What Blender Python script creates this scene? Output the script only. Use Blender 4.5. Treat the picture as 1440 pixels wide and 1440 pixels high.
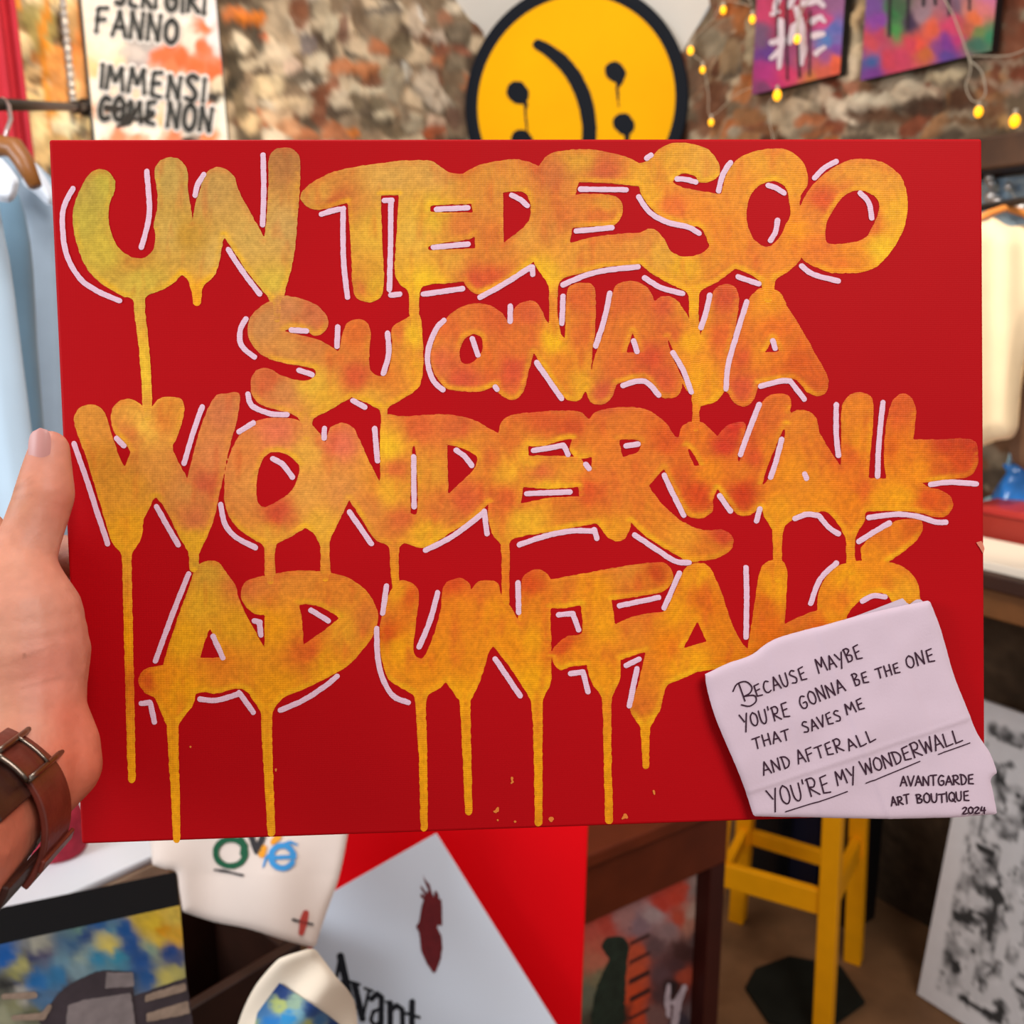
import bpy, bmesh, math, random
import numpy as np
from mathutils import Vector, Matrix

for o in list(bpy.data.objects):
    bpy.data.objects.remove(o, do_unlink=True)
SC = bpy.context.scene
COL = SC.collection
rnd = random.Random(7)
nrs = np.random.RandomState(11)

# ------------------------------------------------------------------ camera, world, lights, exposure
F = 1333.0                                   # focal length in pixels of the 1440 frame
PITCH = math.radians(12.0)
CAM = np.array([0.0, 0.0, 1.5])
FWD = np.array([0.0, math.cos(PITCH), -math.sin(PITCH)])
UP = np.array([0.0, math.sin(PITCH), math.cos(PITCH)])
RIGHT = np.array([1.0, 0.0, 0.0])

cam_data = bpy.data.cameras.new('camera')
cam = bpy.data.objects.new('camera', cam_data)
COL.objects.link(cam)
cam.location = CAM
cam.rotation_euler = (math.pi / 2 - PITCH, 0, 0)
cam_data.sensor_width = 36.0
cam_data.lens = 36.0 * F / 1440.0
cam_data.clip_start = 0.02
cam_data.dof.use_dof = True
cam_data.dof.focus_distance = 0.405
cam_data.dof.aperture_fstop = 12.5
SC.camera = cam

SC.view_settings.view_transform = 'Standard'
SC.view_settings.look = 'None'
SC.view_settings.gamma = 1.0
SC.view_settings.use_curve_mapping = False
SC.view_settings.exposure = 0.0

world = bpy.data.worlds.new('world')
SC.world = world
world.use_nodes = True
bg = world.node_tree.nodes['Background']
bg.inputs['Color'].default_value = (1.0, 0.95, 0.92, 1)
bg.inputs['Strength'].default_value = 0.42


def light(name, kind, loc, target, energy, color=(1, 1, 1), size=0.5, spot=None, blend=0.6):
    d = bpy.data.lights.new(name, kind)
    d.energy = energy
    d.color = color
    if kind == 'AREA':
        d.shape = 'DISK'
        d.size = size
    else:
        d.shadow_soft_size = size
    if spot:
        d.spot_size = math.radians(spot)
        d.spot_blend = blend
    o = bpy.data.objects.new(name, d)
    COL.objects.link(o)
    o.location = loc
    o.rotation_euler = (Vector(target) - Vector(loc)).to_track_quat('-Z', 'Y').to_euler()
    return o


light('ceiling_lamp_light', 'AREA', (0.75, -0.75, 2.75), (0.0, 0.4, 1.4), 31, (1.0, 0.96, 0.93), 1.0)
light('shop_door_light', 'AREA', (-1.9, -0.2, 1.9), (-0.55, 1.2, 1.1), 32, (0.85, 0.93, 1.0), 0.9)
light('left_wall_spot_light', 'SPOT', (-0.45, 1.35, 2.75), (-1.12, 2.35, 1.95), 60, (1.0, 0.80, 0.55), 0.05, 60)
light('back_room_lamp_light', 'AREA', (0.0, 1.95, 2.62), (0.1, 2.9, 1.7), 6.5, (1.0, 0.92, 0.82), 0.6)
light('rail_spot_light', 'SPOT', (0.55, 1.30, 2.45), (0.95, 1.78, 1.56), 62, (1.0, 0.88, 0.70), 0.03, 40)
light('table_fill_light', 'AREA', (-0.35, 0.75, 2.55), (-0.30, 1.05, 0.6), 9, (1.0, 0.97, 0.94), 0.5)  # unseen fill light, added to brighten the tables at lower left


# ------------------------------------------------------------------ projection helpers
def ray(px, py):
    px = np.asarray(px, float); py = np.asarray(py, float)
    return (FWD + RIGHT * ((px - 720) / F)[..., None] - UP * ((py - 720) / F)[..., None])


def P(px, py, d):
    """point seen at photo position (px, py), d metres in front of the camera"""
    return CAM + ray(px, py) * np.asarray(d, float)[..., None]


def on_plane(px, py, p0, n):
    r = ray(px, py)
    t = ((np.asarray(p0) - CAM) @ np.asarray(n)) / (r @ np.asarray(n))
    return CAM + r * t[..., None]


def on_z(px, py, z=0.0):
    return on_plane(px, py, (0, 0, z), (0, 0, 1))


def unit(v):
    v = np.asarray(v, float)
    return v / np.linalg.norm(v)


# ------------------------------------------------------------------ colour and materials
def lin(c):
    c = np.asarray(c, float) / 255.0
    return np.where(c <= 0.04045, c / 12.92, ((c + 0.055) / 1.055) ** 2.4)


def rgba(r, g, b):
    l = lin((r, g, b))
    return (l[0], l[1], l[2], 1.0)


def mat(name, color=None, rough=0.6, spec=0.4, metal=0.0, attr=None, emit=None, estr=0.0,
        noise=0.0, nscale=20.0, ndetail=4.0, bump=0.0, bscale=200.0, bdist=0.001, sss=0.0, sheen=0.0):
    m = bpy.data.materials.new(name)
    m.use_nodes = True
    nt = m.node_tree
    b = nt.nodes['Principled BSDF']
    b.inputs['Roughness'].default_value = rough
    b.inputs['Specular IOR Level'].default_value = spec
    b.inputs['Metallic'].default_value = metal
    src = None
    if attr:
        a = nt.nodes.new('ShaderNodeAttribute'); a.attribute_name = attr
        src = a.outputs['Color']
    else:
        rg = nt.nodes.new('ShaderNodeRGB'); rg.outputs[0].default_value = rgba(*color)
        src = rg.outputs[0]
    tc = nt.nodes.new('ShaderNodeTexCoord')
    if noise > 0:
        n = nt.nodes.new('ShaderNodeTexNoise')
        n.inputs['Scale'].default_value = nscale
        n.inputs['Detail'].default_value = ndetail
        nt.links.new(tc.outputs['Object'], n.inputs['Vector'])
        mr = nt.nodes.new('ShaderNodeMapRange')
        mr.inputs['From Min'].default_value = 0.3; mr.inputs['From Max'].default_value = 0.7
        mr.inputs['To Min'].default_value = 1 - noise; mr.inputs['To Max'].default_value = 1 + noise
        nt.links.new(n.outputs['Fac'], mr.inputs['Value'])
        mx = nt.nodes.new('ShaderNodeVectorMath'); mx.operation = 'SCALE'
        nt.links.new(src, mx.inputs[0]); nt.links.new(mr.outputs[0], mx.inputs['Scale'])
        src = mx.outputs[0]
    nt.links.new(src, b.inputs['Base Color'])
    if bump > 0:
        n2 = nt.nodes.new('ShaderNodeTexNoise')
        n2.inputs['Scale'].default_value = bscale; n2.inputs['Detail'].default_value = 4
        nt.links.new(tc.outputs['Object'], n2.inputs['Vector'])
        bp = nt.nodes.new('ShaderNodeBump')
        bp.inputs['Strength'].default_value = bump; bp.inputs['Distance'].default_value = bdist
        nt.links.new(n2.outputs['Fac'], bp.inputs['Height'])
        nt.links.new(bp.outputs['Normal'], b.inputs['Normal'])
    if emit:
        b.inputs['Emission Color'].default_value = rgba(*emit)
        b.inputs['Emission Strength'].default_value = estr
    if sss > 0:
        b.inputs['Subsurface Weight'].default_value = sss
        b.inputs['Subsurface Radius'].default_value = (0.010, 0.004, 0.002)
        b.inputs['Subsurface Scale'].default_value = 0.5
    if sheen > 0:
        b.inputs['Sheen Weight'].default_value = sheen
    return m


def weave(m, period_x, period_z, strength, dist):
    """woven canvas relief: two crossed band waves in object space"""
    nt = m.node_tree
    b = nt.nodes['Principled BSDF']
    tc = nt.nodes.new('ShaderNodeTexCoord')
    hs = []
    for ax, per in (('X', period_x), ('Z', period_z)):
        w = nt.nodes.new('ShaderNodeTexWave')
        w.wave_type = 'BANDS'; w.bands_direction = ax
        w.inputs['Scale'].default_value = 0.314159 / per
        w.inputs['Distortion'].default_value = 1.6
        w.inputs['Detail'].default_value = 2.0
        w.inputs['Detail Scale'].default_value = 0.6
        nt.links.new(tc.outputs['Object'], w.inputs['Vector'])
        hs.append(w.outputs['Fac'])
    n = nt.nodes.new('ShaderNodeTexNoise'); n.inputs['Scale'].default_value = 900; n.inputs['Detail'].default_value = 2
    nt.links.new(tc.outputs['Object'], n.inputs['Vector'])
    a = nt.nodes.new('ShaderNodeMath'); a.operation = 'MULTIPLY_ADD'
    nt.links.new(hs[0], a.inputs[0]); a.inputs[1].default_value = 0.6; nt.links.new(hs[1], a.inputs[2])
    c = nt.nodes.new('ShaderNodeMath'); c.operation = 'MULTIPLY_ADD'
    nt.links.new(n.outputs['Fac'], c.inputs[0]); c.inputs[1].default_value = 0.7; nt.links.new(a.outputs[0], c.inputs[2])
    bp = nt.nodes.new('ShaderNodeBump')
    bp.inputs['Strength'].default_value = strength; bp.inputs['Distance'].default_value = dist
    nt.links.new(c.outputs[0], bp.inputs['Height'])
    nt.links.new(bp.outputs['Normal'], b.inputs['Normal'])


# ------------------------------------------------------------------ object helpers
def props(o, label=None, cat=None, group=None, kind=None):
    if label: o['label'] = label
    if cat: o['category'] = cat
    if group: o['group'] = group
    if kind: o['kind'] = kind
    return o


def thing(name, loc, label, cat, group=None):
    o = bpy.data.objects.new(name, None)
    COL.objects.link(o)
    o.empty_display_size = 0.05
    o.location = [float(v) for v in loc]
    return props(o, label, cat, group)


def wloc(o):
    v = np.zeros(3)
    while o is not None:
        v = v + np.array(o.location); o = o.parent
    return v


def mesh(name, verts, faces, m, parent=None, origin=None, smooth=False, cols=None, label=None, cat=None,
         group=None, kind=None, mats=None, fmat=None):
    """one mesh object from world-space vertices"""
    verts = np.asarray(verts, float)
    if origin is None:
        if len(verts):
            origin = np.array([*(0.5 * (verts.min(0) + verts.max(0)))[:2], verts[:, 2].min()])
        else:
            origin = np.zeros(3)
    origin = np.asarray(origin, float)
    me = bpy.data.meshes.new(name)
    me.from_pydata((verts - origin).tolist(), [], [list(map(int, f)) for f in faces])
    me.update()
    if smooth:
        me.polygons.foreach_set('use_smooth', np.ones(len(me.polygons), bool))
    if cols is not None:
        at = me.color_attributes.new('Col', 'FLOAT_COLOR', 'POINT')
        c4 = np.ones((len(verts), 4), np.float32); c4[:, :3] = cols
        at.data.foreach_set('color', c4.ravel())
    if mats:
        for x in mats: me.materials.append(x)
        me.polygons.foreach_set('material_index', np.asarray(fmat, np.int32))
    elif m:
        me.materials.append(m)
    o = bpy.data.objects.new(name, me)
    COL.objects.link(o)
    if parent is not None:
        o.parent = parent
        o.location = [float(v) for v in origin - wloc(parent)]
    else:
        o.location = [float(v) for v in origin]
    return props(o, label, cat, group, kind)


class Geo:
    """collects simple solids into one vertex / face list"""
    def __init__(self):
        self.v = []; self.f = []; self.fm = []

    def add(self, v, f, k=0):
        b = len(self.v)
        self.v += [tuple(map(float, p)) for p in v]
        self.f += [tuple(int(i) + b for i in q) for q in f]
        self.fm += [k] * len(f)
        return self

    def box8(self, p, k=0):
        return self.add(p, [(0, 3, 2, 1), (4, 5, 6, 7), (0, 1, 5, 4), (1, 2, 6, 5), (2, 3, 7, 6), (3, 0, 4, 7)], k)

    def obox(self, o, a, b, c, k=0):
        """box from corner o along the three edge vectors a, b, c"""
        o, a, b, c = (np.asarray(x, float) for x in (o, a, b, c))
        return self.box8([o, o + a, o + a + b, o + b, o + c, o + a + c, o + a + b + c, o + b + c], k)

    def tube(self, pts, rad, n=10, cap=True, k=0):
        pts = [np.asarray(p, float) for p in pts]
        if np.isscalar(rad): rad = [rad] * len(pts)
        rings = []; ref = None
        for i, p in enumerate(pts):
            t = unit(pts[min(i + 1, len(pts) - 1)] - pts[max(i - 1, 0)])
            if ref is None:
                ref = np.array([0, 0, 1.0]) if abs(t[2]) < 0.9 else np.array([1.0, 0, 0])
            u = unit(np.cross(t, ref)); w = np.cross(u, t); ref = w
            rings.append([p + rad[i] * (math.cos(2 * math.pi * q / n) * u + math.sin(2 * math.pi * q / n) * w) for q in range(n)])
        v = [p for r in rings for p in r]; f = []
        for i in range(len(rings) - 1):
            for q in range(n):
                f.append((i * n + q, i * n + (q + 1) % n, (i + 1) * n + (q + 1) % n, (i + 1) * n + q))
        if cap:
            f.append(tuple(range(n - 1, -1, -1))); f.append(tuple((len(rings) - 1) * n + q for q in range(n)))
        return self.add(v, f, k)

    def ball(self, c, r, n=12, m=8, k=0):
        c = np.asarray(c, float); r = np.asarray(r, float) * np.ones(3)
        v = [c + r * (0, 0, 1)]
        for i in range(1, m):
            th = math.pi * i / m
            for j in range(n):
                ph = 2 * math.pi * j / n
                v.append(c + r * (math.sin(th) * math.cos(ph), math.sin(th) * math.sin(ph), math.cos(th)))
        v.append(c - r * (0, 0, 1)); f = []
        for j in range(n): f.append((0, 1 + j, 1 + (j + 1) % n))
        for i in range(m - 2):
            for j in range(n):
                a = 1 + i * n; f.append((a + j, a + n + j, a + n + (j + 1) % n, a + (j + 1) % n))
        a = 1 + (m - 2) * n
        for j in range(n): f.append((a + j, len(v) - 1, a + (j + 1) % n))
        return self.add(v, f, k)

    def make(self, name, m, parent=None, **kw):
        bev = kw.pop('bevel', 0); sub = kw.pop('subsurf', 0)
        mm = kw.pop('mats', None)
        o = mesh(name, self.v, self.f, m, parent, mats=mm, fmat=self.fm if mm else None, **kw)
        if bev:
            b = o.modifiers.new('bevel', 'BEVEL'); b.width = bev; b.segments = 2; b.limit_method = 'ANGLE'
        if sub:
            s = o.modifiers.new('sub', 'SUBSURF'); s.levels = sub; s.render_levels = sub
        return o


def panel(name, c4, nx, ny, colfun, m, parent=None, **kw):
    """flat painted sheet: corners TL TR BR BL, colours by (u, v) of the sheet"""
    c4 = [np.asarray(c, float) for c in c4]
    u, v = np.meshgrid(np.linspace(0, 1, nx + 1), np.linspace(0, 1, ny + 1))
    u = u.ravel(); v = v.ravel()
    pts = ((1 - u) * (1 - v))[:, None] * c4[0] + (u * (1 - v))[:, None] * c4[1] + (u * v)[:, None] * c4[2] + ((1 - u) * v)[:, None] * c4[3]
    i, j = np.meshgrid(np.arange(nx), np.arange(ny)); a = (j * (nx + 1) + i).ravel()
    f = np.stack([a, a + nx + 1, a + nx + 2, a + 1], 1)
    return mesh(name, pts, f, m, parent, cols=colfun(u, v), **kw)


def vnoise(x, y, seed=0, oct=3):
    """smooth value noise, 0..1"""
    r = np.random.RandomState(seed); out = np.zeros(np.broadcast(x, y).shape); amp = 1.0; tot = 0
    for o in range(oct):
        tab = r.rand(64, 64)
        xi = np.floor(x).astype(int); yi = np.floor(y).astype(int); fx = x - xi; fy = y - yi
        fx = fx * fx * (3 - 2 * fx); fy = fy * fy * (3 - 2 * fy)
        g = lambda a, b: tab[(a % 64), (b % 64)]
        out = out + amp * ((g(xi, yi) * (1 - fx) + g(xi + 1, yi) * fx) * (1 - fy) + (g(xi, yi + 1) * (1 - fx) + g(xi + 1, yi + 1) * fx) * fy)
        tot += amp; amp *= 0.5; x = x * 2.03 + 11.3; y = y * 2.03 + 5.7
    return out / tot


def idw(x, y, anchors, power=3.0, soft=6.0):
    """colours blended between anchors (x, y, (r, g, b) sRGB)"""
    num = np.zeros((len(x), 3)); den = np.zeros(len(x))
    for a in anchors:
        w = 1.0 / (((x - a[0]) ** 2 + (y - a[1]) ** 2 + soft * soft) ** (power / 2))
        if len(a) > 3: w = w * a[3]
        num += w[:, None] * lin(a[2]); den += w
    return num / den[:, None]


# ------------------------------------------------------------------ painted regions: outlines -> crisp flat meshes
def smooth_poly(pts, n=5):
    """closed Catmull-Rom through points; a third element marks a sharp corner"""
    p = np.array([q[:2] for q in pts], float); sharp = [len(q) > 2 for q in pts]; N = len(p); out = []
    for i in range(N):
        p1, p2 = p[i], p[(i + 1) % N]
        p0 = p1 if sharp[i] else p[i - 1]
        p3 = p2 if sharp[(i + 1) % N] else p[(i + 2) % N]
        for k in range(n):
            t = k / n
            out.append(0.5 * ((2 * p1) + (-p0 + p2) * t + (2 * p0 - 5 * p1 + 4 * p2 - p3) * t * t + (-p0 + 3 * p1 - 3 * p2 + p3) * t ** 3))
    return np.array(out)


def smooth_line(pts, n=5):
    p = [np.array(q, float) for q in pts]
    if len(p) < 3: return p
    out = []
    for i in range(len(p) - 1):
        p1, p2 = p[i], p[i + 1]; p0 = p[i - 1] if i else p1; p3 = p[i + 2] if i + 2 < len(p) else p2
        for k in range(n):
            t = k / n
            out.append(0.5 * ((2 * p1) + (-p0 + p2) * t + (2 * p0 - 5 * p1 + 4 * p2 - p3) * t * t + (-p0 + 3 * p1 - 3 * p2 + p3) * t ** 3))
    return out + [p[-1]]


def field(polys, caps, step, kblend=0.0, rough=0.0):
    """signed distance (positive inside) of even-odd polygons united with tapered strokes"""
    xs = [p[:, 0] for p in polys] + [np.array([q[0] for q in c]) for c in caps]
    ys = [p[:, 1] for p in polys] + [np.array([q[1] for q in c]) for c in caps]
    rmax = max([q[2] for c in caps for q in c] + [0])
    x0 = min(a.min() for a in xs) - rmax - 3 * step; x1 = max(a.max() for a in xs) + rmax + 3 * step
    y0 = min(a.min() for a in ys) - rmax - 3 * step; y1 = max(a.max() for a in ys) + rmax + 3 * step
    gx = np.arange(x0, x1, step); gy = np.arange(y0, y1, step)
    X, Y = np.meshgrid(gx, gy); B = 26.0
    d = np.full(X.shape, B); par = np.zeros(X.shape, bool)
    for p in polys:
        q = np.roll(p, -1, 0)
        for (ax, ay), (bx, by) in zip(p, q):
            i0 = max(0, int((min(ax, bx) - B - x0) / step)); i1 = int((max(ax, bx) + B - x0) / step) + 2
            j0 = max(0, int((min(ay, by) - B - y0) / step)); j1 = int((max(ay, by) + B - y0) / step) + 2
            sx = X[j0:j1, i0:i1] - ax; sy = Y[j0:j1, i0:i1] - ay; ex = bx - ax; ey = by - ay
            t = np.clip((sx * ex + sy * ey) / (ex * ex + ey * ey + 1e-9), 0, 1)
            d[j0:j1, i0:i1] = np.minimum(d[j0:j1, i0:i1], np.hypot(sx - t * ex, sy - t * ey))
            lo, hi = min(ay, by), max(ay, by)
            ja = np.searchsorted(gy, lo, 'left'); jb = np.searchsorted(gy, hi, 'left')
            for j in range(ja, jb):
                xc = ax + (gy[j] - ay) / (by - ay) * ex
                par[j, np.searchsorted(gx, xc, 'left'):] ^= True
    d = np.where(par, d, -d)
    for c in caps:
        dc = np.full(X.shape, -B)
        for (ax, ay, ar), (bx, by, br) in zip(c[:-1], c[1:]):
            R = max(ar, br) + B
            i0 = max(0, int((min(ax, bx) - R - x0) / step)); i1 = int((max(ax, bx) + R - x0) / step) + 2
            j0 = max(0, int((min(ay, by) - R - y0) / step)); j1 = int((max(ay, by) + R - y0) / step) + 2
            sx = X[j0:j1, i0:i1] - ax; sy = Y[j0:j1, i0:i1] - ay; ex = bx - ax; ey = by - ay
            t = np.clip((sx * ex + sy * ey) / (ex * ex + ey * ey + 1e-9), 0, 1)
            dc[j0:j1, i0:i1] = np.maximum(dc[j0:j1, i0:i1], ar + (br - ar) * t - np.hypot(sx - t * ex, sy - t * ey))
        if kblend > 0:
            h = np.clip(kblend - np.abs(d - dc), 0, None) / kblend
            d = np.maximum(d, dc) + h * h * kblend * 0.25
        else:
            d = np.maximum(d, dc)
    if rough > 0:
        d = d + rough * (vnoise(X / 5.0, Y / 5.0, 3, 2) - 0.5) * 2
    return gx, gy, d


def contour(gx, gy, d):
    """marching squares: vertices (px), faces and the depth inside the outline"""
    ins = d > 0; ny, nx = d.shape
    idx = -np.ones(d.shape, int); jj, ii = np.nonzero(ins); idx[jj, ii] = np.arange(len(jj))
    vx = list(gx[ii]); vy = list(gy[jj]); vd = list(d[jj, ii])
    cnt = ins[:-1, :-1].astype(int) + ins[1:, :-1] + ins[:-1, 1:] + ins[1:, 1:]
    j4, i4 = np.nonzero(cnt == 4)
    faces = np.stack([idx[j4, i4], idx[j4 + 1, i4], idx[j4 + 1, i4 + 1], idx[j4, i4 + 1]], 1).tolist()
    em = {}

    def ev(a, b):
        key = (a, b) if a < b else (b, a)
        if key not in em:
            da, db = d[a], d[b]; t = da / (da - db)
            em[key] = len(vx)
            vx.append(gx[a[1]] + t * (gx[b[1]] - gx[a[1]])); vy.append(gy[a[0]] + t * (gy[b[0]] - gy[a[0]])); vd.append(0.0)
        return em[key]
    for j, i in zip(*np.nonzero((cnt > 0) & (cnt < 4))):
        cs = [(j, i), (j + 1, i), (j + 1, i + 1), (j, i + 1)]; poly = []
        for k in range(4):
            a, b = cs[k], cs[(k + 1) % 4]
            if ins[a]: poly.append(idx[a])
            if ins[a] != ins[b]: poly.append(ev(a, b))
        if len(poly) > 2: faces.append(poly)
    return np.array(vx), np.array(vy), np.array(vd), faces


def components(n, faces):
    par = list(range(n))

    def find(a):
        while par[a] != a:
            par[a] = par[par[a]]; a = par[a]
        return a
    for f in faces:
        r = find(f[0])
        for b in f[1:]: par[find(b)] = r
    grp = {}
    for f in faces: grp.setdefault(find(f[0]), []).append(f)
    out = []
    for fs in grp.values():
        ids = sorted({i for f in fs for i in f}); m = {v: k for k, v in enumerate(ids)}
        out.append((ids, [[m[i] for i in f] for f in fs]))
    return out


def ribbons(lines, wid, step=None):
    """flat pen strokes in photo space -> list of quads and round ends (px, py)"""
    vx = []; vy = []; fs = []
    for ln in lines:
        w = wid
        pts = [np.array(p[:2], float) for p in ln]
        for a, b in zip(pts[:-1], pts[1:]):
            L = np.linalg.norm(b - a)
            if L < 1e-6: continue
            t = (b - a) / L; n = np.array([-t[1], t[0]]) * w
            k = max(1, int(L / step)) if step else 1
            base = len(vx)
            for q in range(k + 1):
                c = a + (b - a) * q / k
                for s in (1, -1): vx.append(c[0] + s * n[0]); vy.append(c[1] + s * n[1])
            for q in range(k): fs.append((base + 2 * q, base + 2 * q + 2, base + 2 * q + 3, base + 2 * q + 1))
        for p in pts:
            base = len(vx)
            for q in range(10):
                vx.append(p[0] + w * math.cos(q * math.pi / 5)); vy.append(p[1] - w * math.sin(q * math.pi / 5))
            fs.append(tuple(range(base, base + 10)))
    return np.array(vx), np.array(vy), fs


FONT = {
 'A': [[(0, 0), (.5, 1), (1, 0)], [(.2, .35), (.85, .35)]], 'B': [[(.1, 1), (.2, 0)], [(0, .95), (.5, 1), (.75, .78), (.2, .52)], [(.2, .52), (.85, .4), (.75, .05), (.2, 0)]],
 'C': [[(.9, .9), (.5, 1), (.1, .6), (.15, .15), (.5, 0), (.9, .1)]], 'D': [[(.15, 1), (.2, 0)], [(0, 1), (.6, .9), (.95, .5), (.7, .1), (.2, 0)]],
 'E': [[(.85, 1), (.2, .95), (.15, .05), (.85, 0)], [(.15, .5), (.75, .55)]], 'F': [[(.9, 1), (.15, .95), (.1, 0)], [(.1, .5), (.75, .55)]],
 'G': [[(.9, .9), (.5, 1), (.1, .6), (.15, .15), (.5, 0), (.85, .15), (.85, .45), (.5, .45)], ], 'H': [[(.1, 1), (.1, 0)], [(.9, 1), (.9, 0)], [(.1, .45), (.9, .5)]],
 'I': [[(.5, 1), (.5, 0)]], 'L': [[(.2, 1), (.15, .02), (.95, .06)]], 'M': [[(0, 0), (.12, 1), (.5, .35), (.85, 1), (1, 0)]],
 'N': [[(.05, 0), (.1, 1), (.85, 0), (.95, 1)]], 'O': [[(.5, 1), (.12, .75), (.08, .25), (.5, 0), (.9, .25), (.9, .75), (.5, 1)]],
 'Q': [[(.5, 1), (.12, .75), (.08, .25), (.5, 0), (.9, .25), (.9, .75), (.5, 1)], [(.6, .25), (1, -.1)]],
 'R': [[(.12, 1), (.1, 0)], [(0, .95), (.6, 1), (.85, .75), (.6, .5), (.15, .48), (1, 0)]], 'S': [[(.85, .9), (.45, 1), (.15, .75), (.8, .35), (.65, .02), (.1, .08)]],
 'T': [[(0, .95), (1, 1)], [(.5, .97), (.45, 0)]], 'U': [[(.05, 1), (.1, .25), (.45, 0), (.8, .25), (.9, 1)]], 'V': [[(0, 1), (.45, 0), (1, 1)]],
 'W': [[(0, 1), (.25, 0), (.5, .75), (.75, 0), (1, 1)]], 'Y': [[(0, 1), (.45, .45)], [(1, 1), (.3, -.25)]], "'": [[(.5, 1.1), (.45, .85)]],
 '2': [[(.1, .8), (.5, 1), (.85, .75), (.1, 0), (.95, .05)]], '0': [[(.5, 1), (.1, .6), (.3, 0), (.8, .1), (.9, .7), (.5, 1)]], '4': [[(.3, 1), (.1, .4), (.9, .45)], [(.75, .9), (.7, -.1)]],
}


def write(txt, x0, y0, x1, y1, h, fill=0.78, jit=0.04, lean=0.0):
    """hand lettering along a baseline in photo space"""
    a = np.array([x0, y0], float); b = np.array([x1, y1], float); L = np.linalg.norm(b - a); t = (b - a) / L
    up = np.array([t[1], -t[0]]); up = up + t * lean
    wts = [0.35 if c in "'I" else (1.25 if c in 'MW' else 1.0) for c in txt]; tot = sum(wts); pos = 0; out = []
    for c, w in zip(txt, wts):
        adv = L * w / tot; cw = adv * fill; hh = h * (1 + rnd.uniform(-jit, jit) * 2); dy = rnd.uniform(-jit, jit) * h
        for pl in FONT.get(c, []):
            q = [a + t * (pos + adv * 0.1 + x * cw) + up * (y * hh + dy) for x, y in pl]
            if c in 'BCDGOQRSU02': q = smooth_line(q, 4)
            out.append([tuple(v) for v in q])
        pos += adv
    return out
# =================================================================== the shop: floor, two rubble walls meeting in a corner, white vault
CX = np.array([0.22, 3.30, 0.0])                        # foot of the corner behind the round face
AL = math.radians(56.0)
dL = np.array([-math.sin(AL), -math.cos(AL), 0]); dR = np.array([math.cos(AL), -math.sin(AL), 0])
nL = np.array([math.cos(AL), -math.sin(AL), 0]); nR = np.array([-math.sin(AL), -math.cos(AL), 0])
ZUP = np.array([0, 0, 1.0])


def onL(px, py, off=0.0): return on_plane(px, py, CX + nL * off, nL)
def onR(px, py, off=0.0): return on_plane(px, py, CX + nR * off, nR)


def arch_fit(pa, pb, d, fn):
    a = fn(*pa); b = fn(*pb); ta = (a - CX) @ d; tb = (b - CX) @ d
    k = (a[2] - b[2]) / (math.sqrt(ta) - math.sqrt(tb)); z0 = a[2] - k * math.sqrt(ta)
    return lambda t: np.clip(z0 + k * np.sqrt(np.maximum(t, 0)), 1.92, 3.3)


archL = arch_fit((640, 0), (682, 55), dL, onL); archR = arch_fit((1001, 0), (957, 80), dR, onR)

M_floor = mat('worn_concrete_floor', (122, 88, 60), rough=0.6, spec=0.2, noise=0.35, nscale=6, bump=0.2, bscale=60, bdist=0.002)
g = Geo(); g.obox((-3.2, -1.6, -0.05), (7.4, 0, 0), (0, 6.6, 0), (0, 0, 0.05))
g.make('floor', M_floor, kind='structure')

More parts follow.
